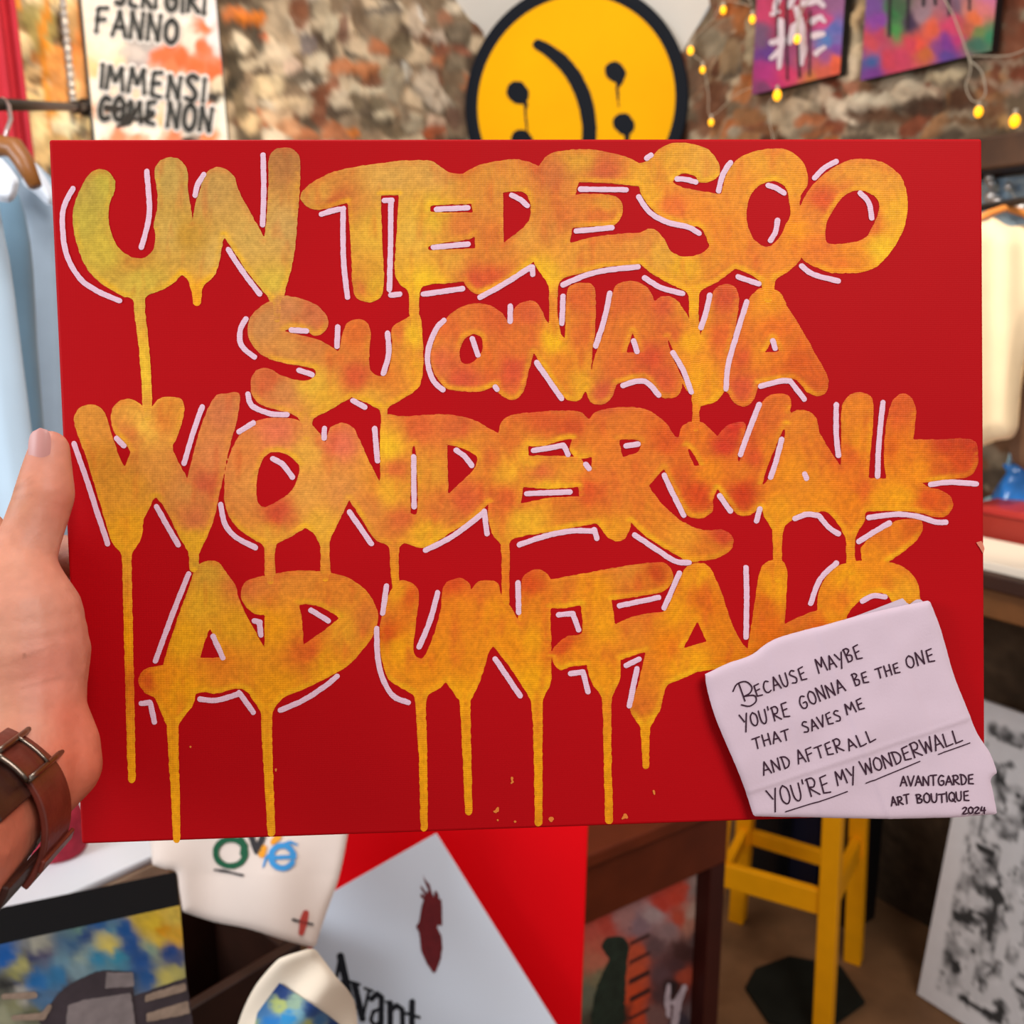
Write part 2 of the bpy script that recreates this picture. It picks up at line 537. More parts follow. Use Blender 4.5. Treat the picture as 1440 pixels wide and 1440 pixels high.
PAL_L = [(236, 208, 150), (240, 218, 170), (214, 178, 120), (228, 146, 64), (150, 122, 84), (246, 226, 184), (96, 76, 52), (222, 190, 140)]
PAL_M = [(206, 182, 150), (190, 166, 136), (150, 126, 100), (128, 108, 86), (176, 112, 76), (98, 84, 68), (216, 198, 172), (120, 80, 58), (142, 120, 96), (88, 72, 58)]
PAL_R = [(118, 84, 60), (150, 108, 74), (104, 88, 70), (160, 96, 56), (178, 158, 130), (88, 58, 42), (130, 100, 78), (92, 78, 64), (120, 66, 46), (140, 122, 100)]
PATCH_L = [  # stones and bricks one can tell apart: photo position, half sizes, colour
 (60,40,16,40,(178,160,96)),(40,20,14,20,(150,140,86)),(70,90,12,22,(206,184,110)),(62,130,8,14,(236,214,160)),(50,112,12,8,(86,62,40)),(56,180,14,30,(250,226,170)),(64,215,10,24,(240,210,150)),(72,155,10,14,(232,196,130)),
 (63,60,4,80,(224,140,40)),(68,150,4,50,(232,150,50)),(82,90,16,26,(234,156,84)),(88,130,18,22,(236,164,92)),(112,60,12,60,(226,140,72)),(118,120,8,50,(214,150,90)),(92,180,20,14,(252,236,196)),(100,30,10,30,(190,150,100)),
 (330,20,20,10,(208,120,66)),(352,27,26,8,(222,124,44)),(340,45,30,10,(92,78,64)),(338,62,14,14,(228,212,184)),(372,52,8,8,(214,116,74)),(385,75,26,16,(222,200,170)),(412,92,12,10,(214,184,160)),(330,95,12,30,(74,66,54)),(322,128,12,16,(58,54,46)),(362,60,8,18,(76,70,60)),
 (352,90,18,8,(196,178,150)),(395,108,18,8,(196,176,146)),(425,110,26,10,(96,84,70)),(375,122,24,14,(220,196,156)),(405,145,24,12,(206,180,144)),(390,165,26,14,(218,186,150)),(350,175,16,16,(214,184,140)),(405,178,20,12,(206,152,112)),(340,150,10,26,(120,104,80)),(432,65,12,14,(120,108,104)),(420,20,12,30,(136,84,58)),(395,20,12,26,(176,154,126)),
 (448,88,14,14,(216,198,168)),(452,15,10,30,(190,170,140)),(462,40,8,20,(206,190,160)),(480,40,10,22,(126,90,74)),(500,10,16,18,(150,128,106)),(478,96,20,12,(190,118,76)),(508,100,22,10,(192,122,78)),(468,125,12,20,(142,84,58)),(452,150,12,26,(128,78,56)),(495,75,8,5,(72,66,58)),(505,20,14,24,(128,108,86)),(540,30,22,26,(160,142,116)),(560,66,18,18,(112,98,76)),(540,15,26,8,(104,94,84)),(585,30,14,24,(186,166,144)),(588,20,3,12,(228,222,210)),
 (498,142,14,12,(112,96,74)),(530,148,12,10,(116,102,80)),(480,138,14,18,(214,194,164)),(515,128,30,6,(212,196,166)),(540,165,18,8,(206,188,156)),(498,188,8,8,(210,120,50)),(530,175,24,10,(100,86,68)),(560,185,24,10,(112,96,74)),(545,100,12,10,(140,124,96)),(555,118,14,26,(162,148,124)),(570,105,6,16,(196,190,176)),(600,120,16,22,(186,168,146)),(618,140,20,14,(196,178,156)),(615,52,14,10,(196,176,156)),(622,70,14,10,(150,90,66)),(650,72,14,9,(150,92,70)),(625,25,14,12,(160,110,84)),(645,45,14,14,(132,116,96)),(640,100,16,26,(122,104,82)),(612,175,14,14,(190,160,136)),(608,185,16,8,(178,90,54)),(640,165,14,18,(116,86,70)),(655,150,10,26,(130,104,84)),(580,172,12,12,(180,166,140)),
]
PATCH_R = [
 (985,20,20,18,(112,98,78)),(1000,60,20,22,(132,120,100)),(975,110,16,24,(110,84,66)),(1000,160,20,26,(112,74,54)),(1010,130,18,16,(102,66,48)),(985,180,18,12,(122,84,62)),(1045,30,12,24,(150,92,52)),(1030,80,14,26,(136,112,84)),(1055,60,8,30,(160,144,116)),(1045,130,14,20,(164,104,62)),(1050,165,24,12,(140,98,64)),(1035,185,12,8,(150,140,120)),
 (1090,180,30,8,(126,84,56)),(1110,172,16,18,(172,154,128)),(1125,150,26,10,(178,158,132)),(1160,130,16,12,(190,166,140)),(1200,148,36,14,(206,186,160)),(1195,160,24,14,(216,196,170)),(1240,140,40,12,(204,188,162)),(1290,132,30,14,(200,178,150)),(1330,105,30,10,(196,176,142)),(1265,115,30,12,(190,172,146)),(1200,60,10,50,(214,188,152)),(1208,20,8,26,(200,166,122)),(1196,100,10,26,(218,192,160)),(1202,125,14,10,(170,112,86)),(1140,168,20,8,(166,98,62)),(1150,185,24,6,(150,92,60)),
 (1240,165,50,8,(92,62,44)),(1300,150,34,12,(70,50,38)),(1350,140,20,14,(72,46,34)),(1390,120,20,12,(110,66,46)),(1400,60,10,60,(120,70,50)),(1425,60,14,40,(128,76,54)),(1420,20,16,16,(110,66,48)),(1410,85,34,5,(168,140,116)),(1380,118,30,4,(160,134,110)),(1425,122,20,8,(150,124,104)),(1360,172,40,6,(104,72,48)),(1420,175,16,10,(180,140,90)),(1390,172,14,5,(150,120,90)),
]


def rubble(d, n, arch, tmax, palette, patches, seed, fn):
    nt, nz = 290, 260
    r = np.random.RandomState(seed)
    tt = np.linspace(0, tmax, nt + 1)
    T, V = np.meshgrid(tt, np.linspace(0, 1, nz + 1)); Z = V * arch(T); T = T.ravel(); Z = Z.ravel()
    base = CX + T[:, None] * d + Z[:, None] * ZUP
    rel = base - CAM; dep = rel @ FWD; dep = np.where(np.abs(dep) < 0.2, 0.2, dep)
    PX = 720 + F * (rel @ RIGHT) / dep; PY = 720 - F * (rel @ UP) / dep
    sx, sz = 0.070, 0.046
    ti, zi = np.floor(T / sx).astype(int), np.floor(Z / sz).astype(int)
    best = np.full(len(T), 9.0); sec = np.full(len(T), 9.0); bid = np.zeros(len(T), int)
    jt = r.rand(80, 80); jz = r.rand(80, 80)
    for a in (-1, 0, 1):
        for b in (-1, 0, 1):
            ci = (ti + a) % 80; cj = (zi + b) % 80
            dx = (ti + a + jt[ci, cj]) - T / sx; dz = (zi + b + jz[ci, cj]) - Z / sz
            dist = np.hypot(dx, dz); new = dist < best
            sec = np.where(new, best, np.minimum(sec, dist)); bid = np.where(new, ci * 80 + cj, bid); best = np.where(new, dist, best)
    col = palette(PX, bid, r)
    gap = np.clip((sec - best) / 0.22, 0, 1)
    h = 0.018 * (r.rand(6400)[bid] - 0.3) * gap + 0.014 * (vnoise(T * 9, Z * 9, seed + 1) - 0.5)
    mort = lin((150, 132, 108)) * (0.6 + 0.7 * vnoise(T * 14, Z * 14, seed + 2))[:, None]
    col = mort + (col - mort) * np.clip(gap * 1.4, 0, 1)[:, None]
    # the foot of the wall is darker, smoother and mottled
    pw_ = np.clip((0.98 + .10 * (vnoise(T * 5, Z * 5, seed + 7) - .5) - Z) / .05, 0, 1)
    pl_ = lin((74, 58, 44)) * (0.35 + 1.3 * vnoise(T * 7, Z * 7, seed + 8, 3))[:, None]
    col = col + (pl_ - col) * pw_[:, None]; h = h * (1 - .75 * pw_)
    wx = PX + 9 * (vnoise(T * 30, Z * 30, seed + 3) - .5) * 2; wy = PY + 9 * (vnoise(T * 30, Z * 30, seed + 4) - .5) * 2
    for (x, y, a, b, c) in patches:
        q = ((wx - x) / a) ** 2 + ((wy - y) / b) ** 2
        w = np.clip((1.25 - q) / 0.5, 0, 1) * 0.9
        col = col + (lin(c) - col) * w[:, None]; h = h + 0.006 * w * (1 if sum(c) > 330 else -1)
    col = col * (0.55 + 0.9 * vnoise(T * 48, Z * 48, seed + 5, 3))[:, None]
    v = base + h[:, None] * n
    i, j = np.meshgrid(np.arange(nt), np.arange(nz)); a = (j * (nt + 1) + i).ravel()
    f = np.stack([a, a + 1, a + nt + 2, a + nt + 1], 1)
    return v, f, np.clip(col, 0.002, 1)


def pick(pal, bid, seed):
    p = lin(np.array(pal, float)); return p[np.random.RandomState(seed).randint(0, len(pal), 6400)[bid]]


M_wall = mat('rubble_stone_and_brick', rough=0.9, spec=0.15, attr='Col', bump=0.5, bscale=45, bdist=0.006)
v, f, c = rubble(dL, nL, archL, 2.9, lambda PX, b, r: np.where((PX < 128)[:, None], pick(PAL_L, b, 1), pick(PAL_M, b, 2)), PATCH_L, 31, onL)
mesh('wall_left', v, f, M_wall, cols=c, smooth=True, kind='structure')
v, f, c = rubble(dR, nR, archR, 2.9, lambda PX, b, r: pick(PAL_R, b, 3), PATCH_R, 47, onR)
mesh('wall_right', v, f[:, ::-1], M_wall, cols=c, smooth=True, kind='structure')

vt, ft = [], []
NS = 16; ts = np.concatenate([np.linspace(0, 1, 40) ** 2 * 2.9])
for t in ts:
    a = CX + dL * t + ZUP * archL(t); b = CX + dR * t + ZUP * archR(t)
    for s in np.linspace(0, 1, NS + 1):
        vt.append(a * (1 - s) + b * s + ZUP * (0.35 * t * 4 * s * (1 - s) * 0.5))
for i in range(len(ts) - 1):
    for s in range(NS):
        q = i * (NS + 1) + s; ft.append((q, q + 1, q + NS + 2, q + NS + 1))
mesh('ceiling', vt, ft, mat('white_vault_plaster', (232, 226, 216), rough=0.9, spec=0.1, noise=0.03, nscale=5), smooth=True, kind='structure')


# =================================================================== helpers for prints and lettering on flat things
def decal(polys, caps, step, plane_fn, h, n, rough=0.0, kb=0.0):
    gx, gy, d = field(polys, caps, step, kblend=kb, rough=rough)
    x, y, dd, fs = contour(gx, gy, d)
    return plane_fn(x, y) + h * np.asarray(n), [f[::-1] for f in fs], x, y, dd


def facing(o, n):
    return o


# =================================================================== round yellow face in the corner
nB = unit(nL + nR); RB = 0.345
bc = CX + nB * 0.372; bc[2] = on_plane(808, 147, bc, nB)[2]
bc = on_plane(808, 147, CX + nB * 0.372, nB)
su = unit(np.cross(nB, ZUP)); su = -su if su[0] < 0 else su
RB = np.linalg.norm(on_plane(968, 147, bc, nB) - bc)
sm = thing('round_sign', bc - ZUP * RB, 'big round yellow smiley disc with black rim in the corner under the white vault', 'wall decoration')
M_yel = mat('yellow_enamel', (250, 178, 0), rough=0.6, spec=0.06, noise=0.04, nscale=5)
M_blk = mat('blue_black_spray_paint', (13, 18, 28), rough=0.6, spec=0.12)
g = Geo(); N = 96
ring = lambda r, o: [bc + nB * o + r * (math.cos(2 * math.pi * i / N) * su + math.sin(2 * math.pi * i / N) * ZUP) for i in range(N)]
loops = [ring(RB, -0.02), ring(RB, 0.002), ring(RB * 0.992, 0.006), ring(RB * 0.93, 0.006), ring(RB * 0.885, 0.0035), ring(RB * 0.885, -0.02)]
vv = [p for l in loops for p in l]; ff = []
for k in range(6):
    for i in range(N):
        ff.append((k * N + i, k * N + (i + 1) % N, ((k + 1) % 6) * N + (i + 1) % N, ((k + 1) % 6) * N + i))
mesh('black_rim', vv, ff, M_blk, sm, smooth=False, label='black painted rim')
vv = ring(RB * 0.886, 0.003) + ring(RB * 0.886, -0.018) + [bc + nB * 0.003, bc - nB * 0.018]
ff = [(i, (i + 1) % N, 2 * N) for i in range(N)] + [(N + i, 2 * N + 1, N + (i + 1) % N) for i in range(N)] + [(i, N + i, N + (i + 1) % N, (i + 1) % N) for i in range(N)]
mesh('yellow_disc', vv, ff, M_yel, sm)
sf = lambda x, y: on_plane(x, y, bc, nB)
mouth = [[(q[0], q[1], r) for q, r in zip(smooth_line([(757, 63), (778, 76), (798, 95), (815, 122), (825, 152), (829, 185), (824, 225), (812, 262)], 4), np.interp(np.arange(29), [0, 6, 14, 22, 28], [7.5, 10, 11, 10, 7]))]]
v, f, *_ = decal([], mouth, 2, sf, 0.0045, nB, rough=0.7); mesh('painted_mouth', v, f, M_blk, sm)
for (x, y, r, dr) in ((729, 131, 14.5, ((740, 146, 3), (739, 158, 1.6), (742, 190, 1.2))), (866, 102, 13.5, ((872, 114, 5), (868, 124, 1.8), (870, 150, 1))), (735, 199, 14.5, ((742, 215, 3), (743, 250, 1.2))), (878, 175, 14, ((882, 190, 4), (881, 225, 1.2)))):
    v, f, *_ = decal([], [[(x - 2, y - 2, r), (x + 1.5, y + 2, r - .5)], list(dr)], 1.5, sf, 0.0045, nB, rough=0.8)
    mesh('painted_dot', v, f, M_blk, sm)
ov = Geo().tube([bc + ZUP * (RB - .02) - nB * .015, bc + ZUP * (RB + .02) - nB * .04], .004, 6)
ov.make('hanging_loop', M_blk, sm)

# =================================================================== collage poster on the left wall
M_attr = mat('printed_paper', rough=0.6, spec=0.3, attr='Col', noise=0.03, nscale=40)
pl = lambda x, y: onL(x, y, 0.030)
pc = [pl(108, -70), pl(297, -70), pl(325, 250), pl(139, 250)]
poster = thing('collage_poster', (pc[2] + pc[3]) / 2, 'white and orange collage poster with rows of black capital lettering on the left wall', 'poster')
PCOL = [(130,20,(236,222,206)),(150,60,(238,226,206)),(150,80,(240,224,196)),(190,70,(200,188,182)),(200,60,(176,168,166)),(190,85,(170,160,160)),(225,40,(238,228,214)),(250,15,(232,224,214)),(270,50,(226,214,200)),(285,30,(236,110,64)),(282,60,(238,104,60)),(300,50,(222,216,218)),(293,20,(226,226,230)),
 (225,75,(236,104,58)),(250,80,(240,98,48)),(275,90,(238,104,54)),(300,100,(240,98,48)),(240,95,(232,120,76)),(135,95,(240,196,140)),(160,90,(240,206,170)),(190,100,(230,196,176)),(130,120,(246,236,220)),(160,110,(234,216,196)),(210,115,(236,220,200)),(250,120,(228,214,200)),(280,115,(226,212,190)),(296,130,(40,38,34)),(305,112,(214,200,170)),(150,132,(238,206,186)),(200,138,(242,200,170)),(250,150,(230,196,172)),(285,150,(240,150,110)),(310,150,(234,234,222)),(316,180,(240,236,222)),
 (140,150,(238,190,160)),(140,180,(254,246,230)),(170,165,(246,236,220)),(200,160,(240,220,200)),(225,170,(240,190,140)),(260,180,(238,228,214)),(190,180,(254,250,240)),(215,175,(252,248,236)),(160,190,(244,140,100)),(190,190,(244,150,110)),(240,188,(240,130,90)),(262,192,(60,30,24)),(290,192,(240,140,90)),(150,230,(240,200,170)),(300,230,(236,226,210)),(220,230,(238,140,90)),(120,-40,(230,220,210)),(220,-40,(236,226,216)),(290,-40,(220,216,214))]


def poster_cols(u, v):
    x = 108 + 189 * u + (31 - 3 * u) * v; y = -70 + 320 * v
    wx = x + 10 * (vnoise(x / 14, y / 14, 61) - .5) * 2; wy = y + 10 * (vnoise(x / 14, y / 14, 62) - .5) * 2
    return np.clip(idw(wx, wy, PCOL, 4.5, 3) * (0.9 + 0.2 * vnoise(x / 5, y / 5, 63))[:, None], 0, 1)


panel('printed_sheet', pc, 90, 130, poster_cols, M_attr, poster)
g = Geo()
for a, b in ((pc[0], pc[1]), (pc[1], pc[2]), (pc[2], pc[3]), (pc[3], pc[0])):
    g.tube([a - nL * .006, b - nL * .006], .006, 6)
g.make('edge_frame', mat('grey_poster_edge', (70, 66, 66), rough=.6), poster)
pl2 = lambda x, y, h: onL(x, y, 0.030 + h)
halo, txt = [], []
for w_, a, b, h_ in (('SERI', (160, 4), (222, 12), 38), ('GIRI', (230, 13), (291, 20), 40), ('FANNO', (131, 46), (253, 61), 35), ('IMMENSI', (138, 123), (290, 144), 34), ('COME', (137, 166), (222, 176), 31), ('NON', (232, 177), (300, 187), 34)):
    txt.append(write(w_, *a, *b, h_, fill=.74, lean=-0.06))
for word in txt:
    halo_x, halo_y, hf = ribbons(word, 6.4); mesh('letter_outline', pl2(halo_x, halo_y, .002), hf, mat('pale_grey_outline', (226, 222, 220), rough=.6), poster)
    x, y, hf = ribbons(word, 2.8); mesh('black_lettering', pl2(x, y, .004), hf, mat('charcoal_lettering', (44, 46, 46), rough=.6), poster)
figs = [[(150, 152, 5), (170, 153, 3)], [(160, 158, 3), (178, 148, 2), (186, 146, 2)], [(170, 170, 3), (186, 160, 2.4), (196, 150, 2)], [(200, 168, 3.5), (215, 162, 3)], [(164, 178, 2), (182, 172, 4), (186, 166, 2)], [(178, 163, 3), (190, 168, 2.5), (206, 166, 3)]]
v, f, *_ = decal([], figs, 1.6, lambda x, y: onL(x, y, .030), .005, nL, rough=.8); mesh('black_ink_figures', v, f, mat('black_ink', (32, 26, 22), rough=.6), poster)

# =================================================================== red curtain, clothes rail, shirts (far left)
M_cur = mat('crimson_curtain_cloth', (186, 52, 66), rough=0.85, spec=0.1, noise=0.08, nscale=14)
cA = onL(-200, 0, .09); cB = onL(16, 0, .09)
cu = (cB - cA) * (1, 1, 0); L = np.linalg.norm(cu); cu = cu / L; cn_ = np.array([cu[1], -cu[0], 0])
vv, ff = [], []; NXC, NZC = 60, 24
for j in range(NZC + 1):
    z = 0.02 + 2.55 * j / NZC
    for i in range(NXC + 1):
        s = i / NXC; k = L * s + (2.55 - z) * 0.02 * s
        vv.append(np.array([cA[0], cA[1], 0]) + cu * k + cn_ * (0.022 * math.sin(s * 32) + 0.012 * math.sin(s * 71 + z)) + ZUP * z)
for j in range(NZC):
    for i in range(NXC):
        a = j * (NXC + 1) + i; ff.append((a, a + 1, a + NXC + 2, a + NXC + 1))
o = mesh('curtain', vv, ff, M_cur, smooth=True, label='crimson curtain hanging at the far left behind the clothes rail', cat='curtain')
o.modifiers.new('solid', 'SOLIDIFY').thickness = 0.004

M_iron = mat('dark_iron', (52, 46, 44), rough=0.45, metal=0.6, noise=.2, nscale=60)
rB = onL(120, 151, 0.0); rM = P(4, 147, 1.26); rA = rM + (rM - rB) * 0.45
rail = thing('clothes_rail', (rB[0], rB[1], rB[2]), 'dark iron clothes rail running from the left wall above the blue shirts', 'clothes rail')
Geo().tube([rA, rA + (rB - rA) * .5, rB], 0.0080, 12).make('rail_bar', M_iron, rail, smooth=True)
Geo().tube([rB - unit(rB - rA) * .035, rB - unit(rB - rA) * .02, rB], [.011, .020, .022], 12).make('wall_flange', M_iron, rail, smooth=True)
Geo().ball(rM + (rB - rM) * .8, .014, 12, 8).make('collar_ring', M_iron, rail, smooth=True)
rdir = unit(rB - rA)

# crystal chain hanging by the poster
ct = onL(87, -10, .05); cb = onL(104, 152, .05)
chain = thing('crystal_chain', cb, 'thin hanging chain of clear crystal beads left of the collage poster', 'bead chain')
M_cry = mat('clear_crystal', (214, 206, 200), rough=0.12, spec=0.9, metal=0.55)
Geo().tube([ct, cb], .0016, 6).make('wire', M_iron, chain)
for k in range(13):
    p = ct + (cb - ct) * (k + .4) / 13
    Geo().ball(p, (.009, .009, .012 if k % 3 else .017), 8, 6).make('bead', M_cry, chain)


def shirt(name, label, prof_l, prof_r, dep, m, mc, m_hang, folds, seed, group=None, collar=None):
    """garment hanging on a hanger: left and right outline (photo y -> x) swept into a flattened body with folds"""
    ys = np.linspace(prof_r[0][0], prof_r[-1][0], 46)
    xr = np.interp(ys, [q[0] for q in prof_r], [q[1] for q in prof_r]); xl = np.interp(ys, [q[0] for q in prof_l], [q[1] for q in prof_l])
    vv, ff = [], []; NA = 44
    c0 = P(xl[0] * .5 + xr[0] * .5, ys[0], dep)
    for k, (y, a, b) in enumerate(zip(ys, xl, xr)):
        c = P((a + b) / 2, y, dep); hw = (b - a) / 2 * dep / F
        dk = 0.016 + 0.032 * min(1, k / 9.0)
        for q in range(NA):
            t = 2 * math.pi * q / NA
            fo = 1 + (0.16 * min(1, k / 10)) * (math.sin(t * folds + seed + 0.02 * k) + 0.6 * math.sin(t * (folds * 2 + 1) + seed * 2 + 0.05 * k)) * 0.5
            vv.append(c + RIGHT * hw * math.cos(t) - FWD * (1, 1, 0) * (dk * fo * math.sin(t)) + FWD * (0, 1, 0) * 0.0)
    for k in range(len(ys) - 1):
        for q in range(NA): ff.append((k * NA + q, (k + 1) * NA + q, (k + 1) * NA + (q + 1) % NA, k * NA + (q + 1) % NA))
    ff.append(tuple(range(NA))); ff.append(tuple((len(ys) - 1) * NA + q for q in range(NA - 1, -1, -1)))
    t = thing(name, (c0[0], c0[1], min(p[2] for p in vv)), label, 'shirt', group)
    mesh('body', vv, ff, m, t, smooth=True)
    if collar:
        for pl_, cm, off in collar:
            gx, gy, d = field([smooth_poly(pl_, 3)], [], 3.0)
            x, y, dd, fs = contour(gx, gy, d)
            n0 = len(x); dp = dep - 0.05 + off - 0.008 * np.clip(dd / 8, 0, 1)
            mesh('collar', np.concatenate([P(x, y, dp), P(x, y, dp + .006)]), [q[::-1] for q in fs] + [[i + n0 for i in q] for q in fs], cm, t, smooth=True)
    return t


M_sh1 = mat('pale_blue_chambray', (196, 220, 240), rough=0.85, spec=0.1, noise=0.06, nscale=8, sheen=.2)
M_sh2 = mat('grey_blue_denim', (158, 174, 190), rough=0.85, spec=0.1, noise=0.10, nscale=12, sheen=.2)
M_sh3 = mat('slate_denim', (104, 132, 152), rough=0.85, spec=0.1, noise=0.10, nscale=12, sheen=.2)
M_rib = mat('white_ribbed_cotton', (216, 220, 228), rough=0.9, spec=0.1, noise=0.05, nscale=120)
M_hw = mat('honey_wood', (150, 92, 40), rough=0.4, spec=0.5, noise=0.15, nscale=30)
shirt('shirt', 'grey blue denim shirt with pale ribbed collar, nearest the red canvas on the rail', [(222, -60), (300, -110), (860, -130)], [(222, 40), (236, 58), (256, 78), (300, 86), (420, 93), (640, 100), (860, 110)], 1.25, M_sh2, M_rib, M_hw, 7, 1.0, collar=[([(30, 255), (40, 222), (58, 240), (76, 272), (70, 290), (50, 272)], M_rib, 0.0)])
shirt('shirt', 'slate blue shirt hanging between the pale blue and grey shirts', [(262, -90), (320, -120), (860, -140)], [(262, 12), (272, 26), (300, 34), (340, 40), (480, 47), (640, 60), (860, 76)], 1.10, M_sh3, M_rib, M_hw, 6, 2.2)
shirt('shirt', 'pale sky blue chambray shirt hanging at the left edge', [(240, -90), (300, -150), (870, -170)], [(240, -30), (262, -8), (330, 2), (420, 16), (560, 34), (700, 52), (870, 70)], 0.95, M_sh1, M_rib, M_hw, 5, 0.4, collar=[([(-40, 230), (-6, 218), (22, 246), (26, 262), (14, 285), (-30, 270)], M_rib, 0.02)])
hg = thing('clothes_hanger', P(0, 245, 1.17), 'honey brown wooden hanger above the blue shirts', 'hanger')
Geo().tube([P(-130, 262, 1.17), P(-60, 222, 1.17), P(0, 204, 1.17), P(20, 208, 1.17), P(34, 228, 1.17), P(50, 262, 1.17)], [.009, .012, .013, .013, .012, .008], 12).make('shoulder_bar', M_hw, hg, smooth=True)
Geo().tube([P(4, 206, 1.17), P(9, 185, 1.17), P(15, 168, 1.2), P(12, 148, 1.24), P(4, 139, 1.26), P(-4, 146, 1.27)], .0028, 8).make('hook', mat('pale_steel', (210, 190, 190), rough=.35, metal=.8), hg, smooth=True)

# =================================================================== display tables at lower left
M_wht = mat('white_gloss_tabletop', (244, 247, 252), rough=0.25, spec=0.5)
M_dkw = mat('dark_stained_wood', (54, 28, 18), rough=0.5, spec=0.4, noise=0.25, nscale=18)
M_tan = mat('tan_wood_edge', (206, 178, 150), rough=0.5, spec=0.3, noise=.1, nscale=30)
ZT = 0.80
e0 = on_z(62, 1272, ZT); e1 = on_z(216, 1202, ZT)
ed = unit((e1 - e0) * (1, 1, 0)); en = np.array([-ed[1], ed[0], 0])
tb = thing('white_table', (e0 + e1) / 2 * (1, 1, 0) + en * .3, 'glossy white tabletop with tan wooden edge at lower left behind the hand', 'table')
o_ = e0 - ed * 0.75; Lw = np.linalg.norm((e1 - e0)) + 0.75 + 0.02
Geo().obox(o_ + en * .0 - ZUP * .012, ed * Lw, en * .58, ZUP * .012).make('tabletop', M_wht, tb, bevel=.004)
Geo().obox(o_ - en * .0 - ZUP * .040, ed * Lw, en * .58, ZUP * .0275).make('edge_board', M_tan, tb, bevel=.003)
for s, w in ((.06, .06), (Lw - .1, .06), (.06, .50), (Lw - .1, .50)):
    Geo().obox((o_ + ed * s + en * w) * (1, 1, 0), ed * .045, en * .045, ZUP * (ZT - .041)).make('leg', M_tan, tb)
cp = on_z(84, 1197, ZT)
g = Geo()
prof = [(.000, .0), (.030, .0), (.034, .004), (.033, .045), (.030, .058), (.020, .062), (0, .062)]
NR = 24
vv = [cp + np.array([r * math.cos(2 * math.pi * q / NR), r * math.sin(2 * math.pi * q / NR), z]) for r, z in prof[1:-1] for q in range(NR)]
ff = [(k * NR + q, k * NR + (q + 1) % NR, (k + 1) * NR + (q + 1) % NR, (k + 1) * NR + q) for k in range(4) for q in range(NR)] + [tuple(range(NR - 1, -1, -1)), tuple(4 * NR + q for q in range(NR))]
mesh('velvet_pouch', vv, ff, mat('crimson_velvet', (176, 40, 62), rough=.9, noise=.25, nscale=70, bump=.4, bscale=120, bdist=.003), smooth=True, label='crimson velvet pouch on the white tabletop beside the wrist', cat='pouch')

# low dark table in front carrying the canvas print, card and red board
ZL = 0.50
hx, hy = ed, en
l0 = (e0 - ed * .60 - en * .47) * (1, 1, 0)
lt = thing('display_table', l0 + ed * .56 + en * .22, 'low dark wooden display table under the prints at the bottom', 'table')
Geo().obox(l0 + ZUP * (ZL - .03), hx * 1.13, hy * .44, ZUP * .03).make('tabletop', M_dkw, lt, bevel=.004)
for s, w in ((.03, .03), (1.03, .03), (.03, .35), (1.03, .35)):
    Geo().obox(l0 + hx * s + hy * w, hx * .055, hy * .055, ZUP * (ZL - .031)).make('leg', M_dkw, lt)

# canvas print of a blue night sky over pale stone buildings, thick black sides
ph = unit([math.sin(math.radians(68)), math.cos(math.radians(68)), 0]); pb_ = np.array([-ph[1], ph[0], 0])
tilt = math.radians(1.5); pup = unit(ZUP * math.cos(tilt) + pb_ * math.sin(tilt)); pn = unit(np.cross(ph, pup)); pn = pn if pn[1] < 0 else -pn
pt = P(253, 1273, .90)
DN = [(-60,1350,(34,74,150)),(10,1345,(28,104,190)),(40,1350,(60,66,110)),(20,1375,(70,76,110)),(60,1340,(92,88,118)),(30,1355,(196,190,120)),(55,1330,(190,188,170)),(20,1370,(180,176,100)),(100,1330,(70,110,150)),(110,1345,(160,180,170)),(90,1350,(120,160,180)),(80,1370,(60,130,180)),(50,1380,(40,120,190)),(110,1365,(140,170,180)),(115,1310,(46,76,140)),(110,1303,(120,160,150)),(140,1300,(40,100,170)),(152,1330,(244,222,110)),(150,1322,(236,216,130)),(152,1312,(90,150,180)),(140,1345,(60,150,190)),(165,1345,(60,150,180)),(175,1310,(32,94,166)),(185,1330,(40,90,160)),(200,1295,(236,200,70)),(215,1300,(250,210,60)),(232,1310,(250,170,20)),(240,1290,(252,214,90)),(222,1325,(246,206,70)),(245,1320,(248,190,60)),(215,1335,(150,180,160)),(240,1340,(40,80,150)),(200,1350,(40,90,160)),(210,1375,(44,96,160)),(250,1355,(60,80,140)),(232,1372,(220,206,110)),(250,1362,(210,200,110)),(60,1410,(90,130,170)),(30,1400,(196,190,180)),(10,1385,(50,50,50)),(20,1412,(150,150,110)),(0,1430,(170,170,140)),(50,1425,(120,120,90)),(90,1430,(70,66,80)),(100,1390,(96,96,104)),(-60,1400,(60,90,130)),(-60,1450,(120,120,100)),(0,1600,(96,84,78)),(200,1600,(120,104,92)),(-150,1550,(84,80,80)),(100,1750,(110,96,84)),(260,1700,(130,112,96)),(-200,1300,(30,60,120))]


def photo_xy(pts):
    rel = pts - CAM; dp = rel @ FWD
    return 720 + F * (rel @ RIGHT) / dp, 720 - F * (rel @ UP) / dp


def night_cols_for(c4):
    def fn(u, v):
        pts = ((1 - u) * (1 - v))[:, None] * c4[0] + (u * (1 - v))[:, None] * c4[1] + (u * v)[:, None] * c4[2] + ((1 - u) * v)[:, None] * c4[3]
        x, y = photo_xy(pts)
        wx = x + 9 * (vnoise(x / 10, y / 10, 71) - .5) * 2; wy = y + 9 * (vnoise(x / 16, y / 10, 72) - .5) * 2
        c = idw(wx, wy, DN, 4.2, 3.5)
        return np.clip(c * (0.8 + .4 * vnoise(x / 4, y / 7, 73))[:, None], 0, 1)
    return fn


